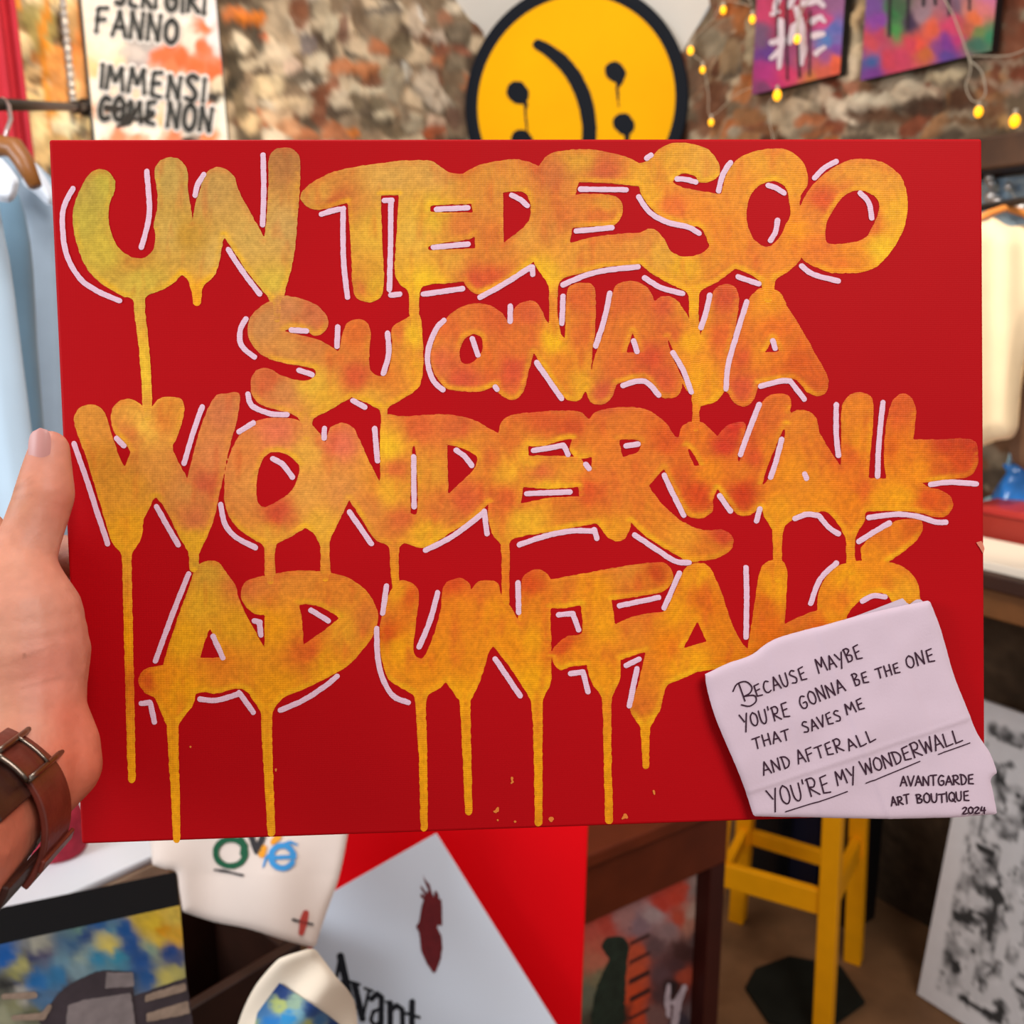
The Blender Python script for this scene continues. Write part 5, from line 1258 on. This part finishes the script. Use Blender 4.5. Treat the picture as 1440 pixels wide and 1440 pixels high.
   G([(140,352,1),(220,350),(290,325),(342,320,1),(330,370),(350,400,1),(290,395),(210,395),(142,395,1)]), G([(118,540,1),(240,548),(370,540,1),(375,582,1),(240,590),(105,615,1)]), G([(385,410,1),(432,402,1),(430,460,1),(410,455)]), G([(557,322,1),(640,322),(658,345),(640,380),(575,402,1)]), G([(870,355,1),(900,385),(927,440,1),(905,440),(885,395)]),
   H([(342,255,1),(335,330),(300,420),(265,500),(235,530,1),(255,460),(290,370)])],
  [drip(E_, [(385,820,25),(388,900,22),(394,1180,21),(402,1500,20),(408,1770,19),(411,1885,17)]), drip(E_, [(695,820,24),(698,910,22)]), drip(E_, [(1045,790,26),(1045,880,23),(1048,970,26)]), drip(F_, [(185,775,22),(187,860,20),(190,960,24)]), drip(F_, [(507,795,22),(506,900,20),(513,1000,16)]), drip(F_, [(1016,785,20),(1018,900,18),(1018,1070,18)]), drip(H, [(305,720,24),(305,870,20),(307,960,28)]), drip(H, [(640,745,20),(642,860,20),(648,930,26)])]),
 ('painted_word', 'amber capital letters AD at the left of the bottom line', 3.0,
  [I([(690,160),(720,110),(760,95),(810,100),(850,155),(885,200),(905,270),(930,330),(985,430),(1020,492,1),(1022,345,1),(980,340),(940,310),(912,260),(920,210),(950,180),(1030,160),(1150,140),(1250,140),(1350,155)]) + J([(300,175),(370,225),(415,290),(432,350),(415,420),(380,480),(300,570),(220,620),(100,680),(0,720),(-50,770)]) + I([(1005,775),(970,740),(945,700),(905,683),(850,692),(800,705),(740,697),(705,705,1),(690,760),(650,810),(625,832),(570,830),(540,780),(515,725),(470,700),(440,650),(460,600),(510,580),(555,575,1),(580,480),(610,390),(645,290),(675,210)]),
   I([(770,402,1),(800,470),(835,535,1),(780,540),(725,540,1),(745,470)]), I([(1180,295,1),(1230,295),(1300,315),(1365,358,1),(1300,410),(1200,480,1),(1195,380)])],
  [drip(I, [(598,820,28),(600,900,25),(605,1050,22),(612,1200,20),(617,1374,17)]), drip(I, [(1030,775,26),(1032,900,24),(1040,1080,21),(1053,1346,18)])]),
 ('painted_word', 'amber capital letters UN and the cut-off word after it, reaching under the napkin', 3.0,
  [J([(440,390),(460,300),(490,230),(520,190),(560,185),(600,205),(620,250),(612,330),(600,420),(592,500),(610,535),(635,542),(660,500),(695,410),(720,310),(728,220),(760,185),(810,172),(850,195),(860,225,1),(890,190),(940,182),(980,195),(995,240),(1010,275),(1035,295),(1075,365,1),(1085,280),(1088,220),(1100,165),(1150,132),(1200,145),(1225,180,1)]) + K([(400,150),(600,115),(740,100),(790,120),(808,165),(795,205),(760,235),(700,250),(525,275,1),(540,385,1),(640,345),(760,328,1),(790,290),(850,150),(890,110),(950,105),(985,140),(1030,240),(1070,360),(1110,450),(1150,500,1),(1165,400),(1180,300),(1195,200),(1215,120),(1260,90),(1310,95),(1332,150),(1328,250),(1320,385,1)]) + H([(420,1130),(490,1105,1),(488,1060),(495,1020),(530,950),(580,905),(640,885),(695,878,1),(690,850),(695,810),(760,750),(850,695),(910,685),(965,690),(972,740),(940,790),(880,840),(815,885,1),(880,905),(940,960),(960,1030),(955,1120),(850,1230),(640,1260),(330,1330),(150,1350)]) + K([(1150,580),(945,600),(880,622),(780,665,1),(765,700),(750,770),(710,835),(650,840),(615,795),(610,750),(640,680),(660,600),(680,512,1),(565,550,1),(565,600),(560,650),(525,705),(480,705),(440,670),(420,620),(410,575,1),(345,580),(290,595),(260,570),(247,535,1),(246,640),(235,680),(205,712),(150,715),(120,680),(60,590),(-20,485,1)]) + J([(940,520),(910,620),(880,690),(855,720),(800,720),(770,690),(745,652,1),(700,690),(650,707),(595,705),(540,680),(480,640),(450,560),(437,470)]),
   K([(242,310,1),(310,312),(382,297,1),(387,425),(320,440),(270,480),(247,510,1)]), K([(918,372,1),(960,465,1),(855,495,1)]), H([(640,1110),(690,1060),(740,1035),(790,1030),(830,1065),(850,1150),(700,1220),(625,1160)])],
  [drip(J, [(625,695,28),(628,800,23),(638,1000,19),(643,1322,17)]), drip(J, [(830,710,25),(835,850,22),(840,1000,20),(848,1248,17)]), drip(K, [(178,705,30),(184,850,22),(187,1100,19),(188,1298,17)]), drip(K, [(502,700,24),(503,800,19),(506,1050,18),(512,1286,18)]), drip(K, [(677,830,25),(679,920,19),(682,1035,16)])]),
]

HIGH = [
 [A(q) for q in ([(140,280),(100,360),(92,450),(110,580),(170,690),(250,750),(355,795)], [(480,200),(492,350),(485,440),(455,550)], [(742,215),(715,260),(702,310)], [(1015,125),(1018,280),(1013,445)], [(855,560),(920,660),(1000,765)])],
 [B(q) for q in ([(170,398),(225,380),(272,372)], [(270,375),(272,600),(290,780)], [(460,335),(495,332)], [(490,335),(488,560),(483,745)], [(490,770),(530,765)], [(700,375),(845,368)], [(685,550),(845,535)], [(1045,310),(1085,330),(1118,358)], [(640,765),(820,740)], [(900,780),(1000,725),(1135,640)], [(1142,640),(1142,675)])] + [C(q) for q in ([(380,282),(590,285)], [(685,140),(705,125)], [(360,475),(525,460)], [(825,235),(870,238),(910,250)], [(648,318),(700,390),(780,435),(870,455),(925,485)], [(1070,160),(1035,215),(1015,290)], [(300,722),(400,680),(500,655),(645,640)], [(675,690),(750,735),(850,762)], [(1105,685),(1200,718)])] + [D(q) for q in ([(575,155),(520,185),(475,230)], [(262,265),(295,275),(335,300)], [(305,425),(295,480),(272,518)], [(685,300),(725,345),(738,415)], [(415,635),(470,675),(585,705)])],
 [A(q) for q in ([(935,880),(910,930),(915,1000),(975,1055)], [(1145,930),(1215,935)], [(1180,1115),(1240,1135)], [(1358,915),(1355,1005)], [(945,1225),(965,1280),(1050,1315),(1125,1320)])] + [B(q) for q in ([(475,945),(480,1040),(455,1130)], [(315,1255),(370,1285)])],
 [B(q) for q in ([(735,885),(695,930),(660,1030),(665,1110),(690,1170),(730,1205)], [(865,970),(890,1045)], [(1040,820),(1038,890)], [(970,1192),(978,1202)], [(1160,1080),(1215,1160),(1275,1245)])] + [C(q) for q in ([(300,775),(295,900)], [(515,760),(490,880),(450,1005)], [(625,980),(640,1030)], [(575,1185),(630,1168),(685,1170),(740,1230)], [(805,1035),(850,1110),(890,1215)], [(975,770),(960,840),(935,920)], [(1145,800),(1105,930),(1060,1090),(1050,1200)], [(1265,980),(1275,1015)], [(1210,1188),(1300,1165),(1345,1165)], [(1345,1165),(1410,1248)])],
 [E_(q) for q in ([(145,340),(205,510),(250,650),(300,800)], [(340,315),(375,350)], [(735,170),(690,300),(652,430)], [(525,630),(575,720),(625,805)], [(905,285),(970,245)], [(1060,410),(1105,435),(1150,495)], [(820,620),(840,710),(890,770),(980,818)], [(1297,270),(1295,315)])] + [F_(q) for q in ([(415,270),(428,420)], [(300,655),(400,800)], [(595,400),(597,630)], [(790,370),(830,400),(862,440)], [(650,830),(760,775),(850,710),(920,655)], [(920,650),(932,755)], [(1145,372),(1285,348)], [(1285,348),(1305,390)], [(1115,570),(1315,562)], [(1080,805),(1200,765),(1320,742),(1420,742)], [(1425,735),(1438,775)])] + [G(q) for q in ([(405,435),(420,455)], [(590,350),(645,342)], [(765,485),(810,580),(855,670)], [(630,760),(720,820),(815,880),(880,887)], [(1020,580),(1070,650)], [(1305,320),(1280,420),(1255,495)], [(1205,640),(1190,695)])] + [H(q) for q in ([(220,160),(170,290),(135,390)], [(575,160),(575,290),(585,395)], [(790,150),(770,350),(765,490)], [(430,480),(438,500)], [(1010,528),(1100,517),(1220,525)], [(385,685),(440,665),(495,672)], [(495,672),(540,725),(585,755)], [(725,680),(850,665),(950,675),(1030,700),(1080,702)], [(820,705),(750,745),(680,790)])],
 [E_([(672,940),(600,1120),(520,1340)])] + [I(q) for q in ([(785,440),(830,540)], [(975,370),(1000,375)], [(998,375),(1005,435)], [(1235,320),(1315,370)], [(725,730),(800,735),(905,705)], [(905,700),(970,790)], [(455,750),(495,745)], [(498,750),(515,835)], [(1355,625),(1300,670),(1200,735),(1095,780)])],
 [J(q) for q in ([(470,210),(452,335)], [(425,405),(430,540),(455,640),(500,715),(570,745)], [(705,240),(670,370),(620,490)], [(1075,195),(1078,330)], [(970,545),(1085,715)])] + [K(q) for q in ([(280,342),(340,335)], [(345,335),(372,410)], [(335,612),(390,605)], [(392,605),(415,695)], [(560,300),(740,262)], [(835,150),(765,310)], [(590,575),(650,545)], [(640,590),(605,760)])] + [H(q) for q in ([(575,890),(500,965),(458,1075)], [(160,910),(163,1060),(160,1230)], [(695,1065),(745,1040),(800,1045)])],
]

M_paint = mat('orange_acrylic_paint', rough=0.45, spec=0.13, attr='Col', noise=0.12, nscale=420, ndetail=2)
weave(M_paint, 0.0011, 0.0009, 0.24, 0.0003)
M_pen = mat('pale_pink_paint_pen', (216, 180, 198), rough=0.6, spec=0.3, noise=0.05, nscale=500)
weave(M_pen, 0.0011, 0.0009, 0.15, 0.0002)


def paint_cols(x, y, d, gyd):
    wx = x + 12 * (vnoise(x / 26, y / 26, 5) - 0.5); wy = y + 12 * (vnoise(x / 26, y / 26, 6) - 0.5)
    c = idw(wx, wy, PAINT, 3.2, 7.0)
    # bristle marks that run along the strokes and let the red ground through
    br = vnoise(d / 2.6 + 3.0 * vnoise(x / 60, y / 60, 12), (x + y) / 55.0, 8, 2)
    c = c * (0.92 + 0.16 * br)[:, None]
    thin = np.clip(vnoise(x / 16.0, y / 46.0, 13, 3) - 0.56, 0, 1) * 1.1 * np.clip(d / 8.0, 0, 1)
    top = np.exp(-(d / 8.0) ** 2) * np.clip(gyd, 0, 1) * np.clip(vnoise(x / 34, y / 34, 14) * 2 - 0.55, 0, 1)
    c = c + (lin((200, 66, 30)) - c) * np.clip(thin + 0.45 * top, 0, .7)[:, None]
    # wetter, yellower paint gathered along the lower rims
    low = np.exp(-((d - 3.5) / 4.0) ** 2) * np.clip(-gyd * 1.3 + 0.15, 0, 1) * np.clip(vnoise(x / 40, y / 40, 9) * 1.8 - 0.3, 0, 1)
    c = c + (lin((238, 176, 24)) - c) * (0.65 * low)[:, None]
    c = c * (0.90 + 0.2 * vnoise(x / 2.2, y / 2.2, 10, 2))[:, None]
    return np.clip(c, 0.001, 1)


for (nm, lab, lift, polys, caps), hl in zip(WORDS, HIGH):
    ps = [smooth_poly(p, 5) for p in polys]
    gx, gy, d = field(ps, caps, 1.8, kblend=9.0, rough=0.9)
    x, y, dd, fs = contour(gx, gy, d)
    ii = np.clip(np.round((x - gx[0]) / 1.8).astype(int), 0, len(gx) - 1); jj = np.clip(np.round((y - gy[0]) / 1.8).astype(int), 0, len(gy) - 1)
    gyd = (np.gradient(d, axis=0) / 1.8)[jj, ii]
    hgt = (lift * 0.022 + 0.08 * np.clip(dd / 4, 0, 1)) * 1e-3
    w = mesh(nm, canv(x, y, hgt), [f[::-1] for f in fs], M_paint, canvas, cols=paint_cols(x, y, dd, gyd), smooth=True, label=lab)
    px_, py_, _d, hf = [], [], [], []
    caps2 = []
    for ln in hl:
        sl = smooth_line([q[:2] for q in ln], 5) if len(ln) > 2 else [np.array(q[:2]) for q in ln]
        caps2.append([(q[0], q[1], 3.8) for q in sl])
    gx, gy, d = field([], caps2, 1.5, rough=0.55)
    x, y, dd, hf = contour(gx, gy, d)
    hv = canv(x, y, 0.00026 + 0.00006 * np.clip(dd / 3, 0, 1))
    for ids, fs_ in components(len(x), hf):
        mesh('pen_stroke', hv[ids], [f[::-1] for f in fs_], M_pen, w, label='pale pink pen stroke')

# stray specks and chips along the bottom of the canvas
sp_caps = [[(x, y, r), (x + dx, y + dy, r * .7)] for x, y, r, dx, dy in
           ((699, 1139, 2.6, 1, -3), (697, 1141, 2.0, -2, 0), (720, 1094, 1.8, 0, 3), (721, 1099, 1.3, -2, 2), (775, 1152, 4.0, 0, 1), (879, 1146, 2.6, 2, 3), (877, 1149, 2.0, -2, 2), (919, 1112, 1.6, 1, 4), (268, 1050, 1.4, 0, 0.5), (388, 1082, 1.6, 0, 2), (724, 1155, 1.5, 1, 0), (700, 1153, 1.3, 0, .5), (1072, 1142, 4.4, 0, 3))]
gx, gy, d = field([], sp_caps, 0.8, rough=0.5)
x, y, dd, fs = contour(gx, gy, d)
M_speck = mat('orange_speck', (216, 120, 40), rough=.5); sv = canv(x, y, np.full(len(x), 0.0003))
for ids, fs_ in components(len(x), fs): mesh('paint_speck', sv[ids], [f[::-1] for f in fs_], M_speck, canvas)
gx, gy, d = field([np.array([(1372, 763), (1380, 760), (1384, 772), (1382, 778), (1377, 770)], float)], [], 0.8, rough=0.6)
x, y, dd, fs = contour(gx, gy, d)
mesh('edge_chip', canv(x, y, np.full(len(x), 0.0004)), [f[::-1] for f in fs], mat('bare_canvas', (205, 120, 95), rough=.8), canvas, label='worn chip on the right edge')

# =================================================================== paper napkin with the handwritten note
M_nap = mat('pinkish_paper_napkin', (203, 181, 193), rough=0.9, spec=0.1, noise=0.02, nscale=60, bump=0.25, bscale=900, bdist=0.0003)


def nap_h(x, y):
    """relief of the crumpled napkin above the canvas face (metres)"""
    u = (x - 1190) / 200; v = (y - 1000) / 150
    h = 0.0042 + 0.0016 * vnoise(x / 70, y / 70, 21, 2) + 0.0016 * np.clip(-u, 0, 2) + 0.0012 * np.clip(v, -1, 1)
    for (ax, ay, bx, by, w, a) in ((1147, 890, 1230, 1110, 3.0, 0.00035), (1045, 1108, 1340, 1010, 3.5, 0.0003), (1075, 905, 1150, 1140, 3.0, 0.00022), (1240, 860, 1330, 1080, 3.5, -0.0002)):
        L = math.hypot(bx - ax, by - ay); s = ((x - ax) * (by - ay) - (y - ay) * (bx - ax)) / L
        h = h + a * np.exp(-(s / w) ** 2) + a * 0.8 * np.tanh(s / w * 0.7)
    return h


napkin = thing('paper_napkin', canv(1190, 1142, 0.003), 'white folded paper napkin with handwritten note on the lower right of the red canvas', 'napkin')
top_poly = smooth_poly([(988, 945, 1), (1020, 930), (1054, 918), (1085, 897), (1150, 879), (1230, 858), (1302, 843, 1), (1318, 885), (1335, 945), (1350, 985), (1368, 1028), (1385, 1055), (1394, 1082, 1), (1385, 1091), (1388, 1110), (1393, 1139, 1), (1330, 1143), (1235, 1146), (1140, 1144), (1055, 1142, 1), (1045, 1110), (1030, 1072), (1012, 1030), (1000, 1000), (990, 962)], 4)
gx, gy, d = field([top_poly], [], 3.0, rough=0.3)
x, y, dd, fs = contour(gx, gy, d)
hh = nap_h(x, y) - 0.0012 * np.exp(-dd / 3.0)
n0 = len(x)
top = canv(x, y, hh)
nv = np.concatenate([top, canv(x, y, hh - 0.0006)])
nf = [f[::-1] for f in fs] + [[i + n0 for i in f] for f in fs]
mesh('top_sheet', nv, nf, M_nap, napkin, smooth=True)
und = smooth_poly([(1006, 960, 1), (1085, 908), (1150, 884), (1210, 862), (1267, 840, 1), (1274, 851, 1), (1300, 850), (1345, 985), (1382, 1060), (1381, 1120, 1), (1230, 1139), (1060, 1136, 1), (1020, 1040)], 3)
gx, gy, d = field([und], [], 5.0)
x, y, dd, fs = contour(gx, gy, d)
hh = nap_h(x, y) * 0.6 - 0.0003
n0 = len(x)
mesh('folded_under_sheet', np.concatenate([canv(x, y, hh), canv(x, y, hh - 0.0005)]), [f[::-1] for f in fs] + [[i + n0 for i in f] for f in fs], M_nap, napkin, smooth=True)
L3 = lambda x, y: (960 + x / 3.0, 820 + y / 3.0)


def note(txt, a, b, h, **k):
    return write(txt, *L3(*a), *L3(*b), h / 3.0 * .84, **k)


lines = []
lines += [smooth_line([L3(*q) for q in pl], 4) for pl in ([(195, 442), (212, 412), (248, 402), (274, 424), (268, 448), (242, 463)], [(242, 463), (284, 460), (292, 484), (264, 504), (230, 498)])] + [[L3(220, 412), L3(245, 482)]]
lines += note('ECAUSE', (290, 468), (512, 388), 62) + note('MAYBE', (552, 372), (745, 302), 66)
lines += note("YOU'RE", (232, 600), (440, 545), 72) + note('GONNA', (478, 520), (672, 440), 66) + note('BE', (700, 422), (770, 402), 55) + note('THE', (795, 392), (900, 362), 52) + note('ONE', (922, 352), (1050, 316), 62)
lines += note('THAT', (280, 682), (440, 640), 52) + note('SAVES', (488, 618), (655, 560), 58) + note('ME', (668, 542), (752, 512), 56)
lines += note('AND', (318, 790), (442, 752), 62) + note('AFTER', (466, 748), (660, 685), 62) + note('ALL', (675, 692), (795, 640), 58)
lines += note("YOU'RE", (350, 932), (612, 856), 88) + note('MY', (628, 838), (718, 812), 66) + note('WONDERWALL', (735, 795), (1158, 650), 68, fill=.86)
lines += note('AVANTGARDE', (890, 838), (1200, 828), 46, fill=.86) + note('ART', (852, 918), (935, 908), 42) + note('BOUTIQUE', (955, 908), (1180, 894), 44, fill=.86) + note('2024', (1142, 948), (1245, 948), 32, fill=.9)
M_ink = mat('dark_marker_ink', (58, 34, 48), rough=0.8, spec=0.1)
x, y, fs = ribbons(lines, 1.0, 4)
mesh('handwriting', canv(x, y, nap_h(x, y) + 0.00035), fs, M_ink, napkin, label='dark handwritten capital lettering')
ul = [[L3(750, 826), L3(860, 782), L3(975, 735)], [L3(1052, 706), L3(1185, 660)], [L3(414, 942), L3(540, 905), L3(672, 860)]]
x, y, fs = ribbons(ul, 0.8, 4)
mesh('underline', canv(x, y, nap_h(x, y) + 0.00035), fs, M_ink, napkin)


# =================================================================== left hand gripping the canvas
def skin_from(chains, voxel, smooth_it, name, m, parent=None, step=0.22, **kw):
    g = Geo()
    for ch in chains:
        for (a, ra), (b, rb) in zip(ch[:-1], ch[1:]):
            a = np.asarray(a); b = np.asarray(b); L = np.linalg.norm(b - a)
            k = max(1, int(L / (min(ra, rb) * step)))
            for q in range(k + 1):
                t = q / k; g.ball(a + (b - a) * t, ra + (rb - ra) * t, 16, 10)
    o = mesh('tmp_skin', g.v, g.f, None)
    r = o.modifiers.new('r', 'REMESH'); r.mode = 'VOXEL'; r.voxel_size = voxel
    s = o.modifiers.new('s', 'SMOOTH'); s.factor = 0.5; s.iterations = smooth_it
    bpy.context.view_layer.update()
    dg = bpy.context.evaluated_depsgraph_get()
    me = bpy.data.meshes.new_from_object(o.evaluated_get(dg))
    vs = np.array([v.co for v in me.vertices]) + np.array(o.location); fs = [list(p.vertices) for p in me.polygons]
    bpy.data.objects.remove(o, do_unlink=True)
    cf_ = kw.pop('colfn', None)
    return mesh(name, vs, fs, m, parent, smooth=True, cols=cf_(vs) if cf_ else None, **kw)


def pr(px, py, d, r):
    return (P(px, py, d), r * d / F)


M_skin = mat('skin', attr='Col', rough=0.5, spec=0.35, noise=0.05, nscale=60, sss=0.15, bump=0.35, bscale=420, bdist=0.0006)
SK = [(66, 620, (206, 140, 122)), (80, 650, (212, 138, 112)), (60, 700, (208, 132, 104)), (92, 715, (206, 118, 98)), (20, 700, (190, 132, 102)), (30, 790, (206, 140, 112)), (80, 790, (206, 122, 98)), (40, 870, (212, 148, 124)), (0, 900, (204, 144, 118)), (70, 940, (214, 134, 114)), (100, 920, (208, 128, 108)), (50, 1020, (204, 136, 110)), (100, 1010, (212, 112, 88)), (100, 1070, (214, 112, 84)), (120, 1100, (208, 110, 82)), (60, 1110, (196, 104, 76)), (0, 1000, (196, 136, 108)), (-60, 850, (200, 134, 108)), (-150, 1000, (198, 130, 102)), (-200, 1300, (200, 136, 108)), (90, 775, (210, 160, 140))]


def skin_cols(v):
    x, y = photo_xy(v); ok = ((v - CAM) @ FWD) > 0.12
    x = np.where(ok, x, -200); y = np.where(ok, y, 1300)
    c = idw(x + 14 * (vnoise(x / 40, y / 40, 151) - .5), y + 14 * (vnoise(x / 40, y / 40, 152) - .5), SK, 2.4, 22)
    c = c * (0.83 + .14 * vnoise(x / 9, y / 9, 153, 3))[:, None]
    # skin creases: thumb joint, web and wrist
    for (ax, ay, bx, by, w) in ((14, 692, 46, 678, 2.0), (18, 702, 44, 694, 1.6), (24, 686, 44, 670, 1.3), (20, 930, 80, 905, 1.6), (30, 968, 86, 952, 1.4), (70, 1150, 104, 1136, 1.8)):
        L2 = (bx - ax) ** 2 + (by - ay) ** 2; t = np.clip(((x - ax) * (bx - ax) + (y - ay) * (by - ay)) / L2, 0, 1)
        d = np.hypot(x - ax - t * (bx - ax), y - ay - t * (by - ay))
        c = c + (lin((150, 88, 66)) - c) * (0.26 * np.exp(-(d / (1.6 * w)) ** 2))[:, None]
    mole = np.exp(-(((x - 34) ** 2 + (y - 921) ** 2) / 5.0))
    c = c + (lin((110, 60, 44)) - c) * (.7 * mole)[:, None]
    return np.clip(c, .001, 1)


DC = 0.4
thumb = [pr(70, 632, .388, 27), pr(67, 655, .387, 32), pr(63, 695, .384, 40), pr(57, 715, .383, 40), pr(44, 752, .380, 41), pr(28, 792, .376, 46), pr(28, 830, .373, 62), pr(36, 870, .371, 77), pr(38, 920, .370, 84), pr(38, 965, .368, 79), pr(40, 1020, .362, 76), pr(34, 1080, .355, 82)]
heel = [pr(60, 990, .366, 54), pr(84, 1050, .364, 54), pr(86, 1078, .362, 55), pr(60, 1105, .358, 55), pr(10, 1120, .350, 78)]
palm = [pr(-10, 860, .378, 90), pr(-30, 960, .376, 100), pr(-20, 1060, .362, 100), pr(-25, 1130, .345, 96)]
back = [pr(-70, 800, .405, 70), pr(-80, 900, .405, 80), pr(-70, 1000, .390, 85)]
web = [pr(-40, 760, .395, 50), pr(-10, 830, .385, 70)]
arm = [pr(-25, 1130, .345, 98), (P(-140, 1225, .290), .029), (P(-420, 1450, .200), .034), (CAM + np.array([-.235, .03, -.235]), .041), (CAM + np.array([-.265, -.10, -.20]), .046)]
fing = [
 [pr(-70, 790, .420, 36), pr(0, 782, .440, 34), pr(85, 783, .447, 32), pr(150, 790, .440, 29), pr(200, 795, .4385, 26)],
 [pr(-80, 860, .425, 38), pr(0, 862, .445, 36), pr(100, 866, .448, 33), pr(170, 868, .442, 30), pr(225, 868, .4395, 26)],
 [pr(-80, 930, .420, 38), pr(0, 940, .442, 35), pr(95, 950, .447, 32), pr(160, 955, .441, 29), pr(205, 958, .4385, 25)],
 [pr(-70, 1000, .408, 34), pr(-5, 1012, .432, 31), pr(70, 1025, .442, 28), pr(120, 1030, .438, 25), pr(150, 1032, .436, 22)],
]
hand = skin_from([thumb, heel, palm, back, web, arm] + fing, 0.0013, 9, 'hand', M_skin, colfn=skin_cols,
                 label='left hand with thumb up gripping the left side of the red canvas', cat='hand')
# thumbnail: a curved plate set in the tip
tn = unit(CAM - P(58, 628, .378)); tx = unit(P(80, 628, .387) - P(40, 632, .387)); ty = unit(P(62, 600, .387) - P(57, 655, .387))
nc = P(55.5, 628, .3782)
nvv = []; nff = []; NU, NV = 10, 12
for j in range(NV + 1):
    for i in range(NU + 1):
        a = -1 + 2 * i / NU; b = -1 + 2 * j / NV
        e = math.sqrt(max(0, 1 - abs(b) ** 3.2)) * (1.0 if b < 0 else 1.0)
        q = nc + tx * (a * 0.0046 * e) + ty * (b * 0.0076) - tn * ((a * e) ** 2 * 0.0022 + 0.0007 * b * b) - tx * 0.0004 * b
        q = q - unit(tx + tn * 0.2) * 0.0
        nvv.append(q)
for j in range(NV):
    for i in range(NU):
        a = j * (NU + 1) + i; nff.append((a, a + 1, a + NU + 2, a + NU + 1))
mesh('thumbnail', nvv, nff, mat('nail', (194, 138, 132), rough=0.38, spec=0.25), hand, smooth=True, label='pinkish thumbnail')

# =================================================================== wristwatch: dark leather strap with steel buckle
M_lea = mat('dark_brown_leather', (48, 22, 16), rough=0.42, spec=0.5, noise=0.35, nscale=90, bump=0.4, bscale=350, bdist=0.0006)
M_lea2 = mat('reddish_brown_leather', (92, 36, 26), rough=0.38, spec=0.5, noise=0.3, nscale=90, bump=0.3, bscale=350, bdist=0.0006)
M_steel = mat('brushed_steel', (120, 108, 98), rough=0.3, metal=1.0)
wc = P(-31, 1140, .341); wax = unit(P(-140, 1225, .290) - P(-25, 1130, .345))
wu = unit(np.cross(wax, np.array([0, 0, 1.0]))); wv = np.cross(wax, wu)
watch = thing('wristwatch', wc - np.array([0, 0, .03]), 'brown leather wristwatch strap with steel buckle on the wrist at left', 'watch')


def band(name, a0, a1, s0, s1, r, th, m, n=40, off=0.0):
    g = Geo(); ring = []
    for q in range(n + 1):
        a = a0 + (a1 - a0) * q / n
        e = unit(math.cos(a) * wu + math.sin(a) * wv)
        k = math.sin(math.pi * min(max(q / n, 0.0), 1.0))
        for rr in (r, r + th):
            for s in (s0, s1):
                ring.append(wc + wax * (s + off * q / n) + e * rr)
    f = []
    for q in range(n):
        b = q * 4
        for (i, j) in ((0, 1), (1, 3), (3, 2), (2, 0)):
            f.append((b + i, b + j, b + 4 + j, b + 4 + i))
    f += [(0, 2, 3, 1), (n * 4, n * 4 + 1, n * 4 + 3, n * 4 + 2)]
    g.add(ring, f)
    return g.make(name, m, watch, smooth=False, bevel=0.0006)


ang = lambda p: math.atan2(float((p - wc) @ wv), float((p - wc) @ wu))
a_b = ang(P(62, 1130, .335))
R0 = 0.0272
band('strap', a_b + 0.25, a_b + 2 * math.pi - 0.5, -0.004, 0.044, R0, 0.0024, M_lea, 64)
band('strap_tail', a_b - 0.9, a_b + 1.05, -0.002, 0.021, R0 + 0.0022, 0.0024, M_lea2, 30)
band('keeper_loop', a_b - 0.62, a_b - 0.48, -0.005, 0.024, R0 + 0.0044, 0.0016, M_lea2, 6)
bk = Geo()
for a in (a_b + 0.42, a_b + 0.84):
    e0 = unit(math.cos(a) * wu + math.sin(a) * wv)
    bk.tube([wc + wax * s + e0 * (R0 + 0.0062) for s in (-0.006, 0.002, 0.016, 0.025)], 0.0011, 10)
for s in (-0.006, 0.025):
    bk.tube([wc + wax * s + unit(math.cos(a) * wu + math.sin(a) * wv) * (R0 + 0.0060) for a in np.linspace(a_b + 0.42, a_b + 0.84, 6)], 0.0011, 10)
bk.tube([wc + wax * 0.008 + unit(math.cos(a) * wu + math.sin(a) * wv) * (R0 + 0.0066) for a in np.linspace(a_b + 0.42, a_b + 0.84, 6)], 0.0008, 8)
bk.make('buckle', M_steel, watch, smooth=True, label='steel buckle')
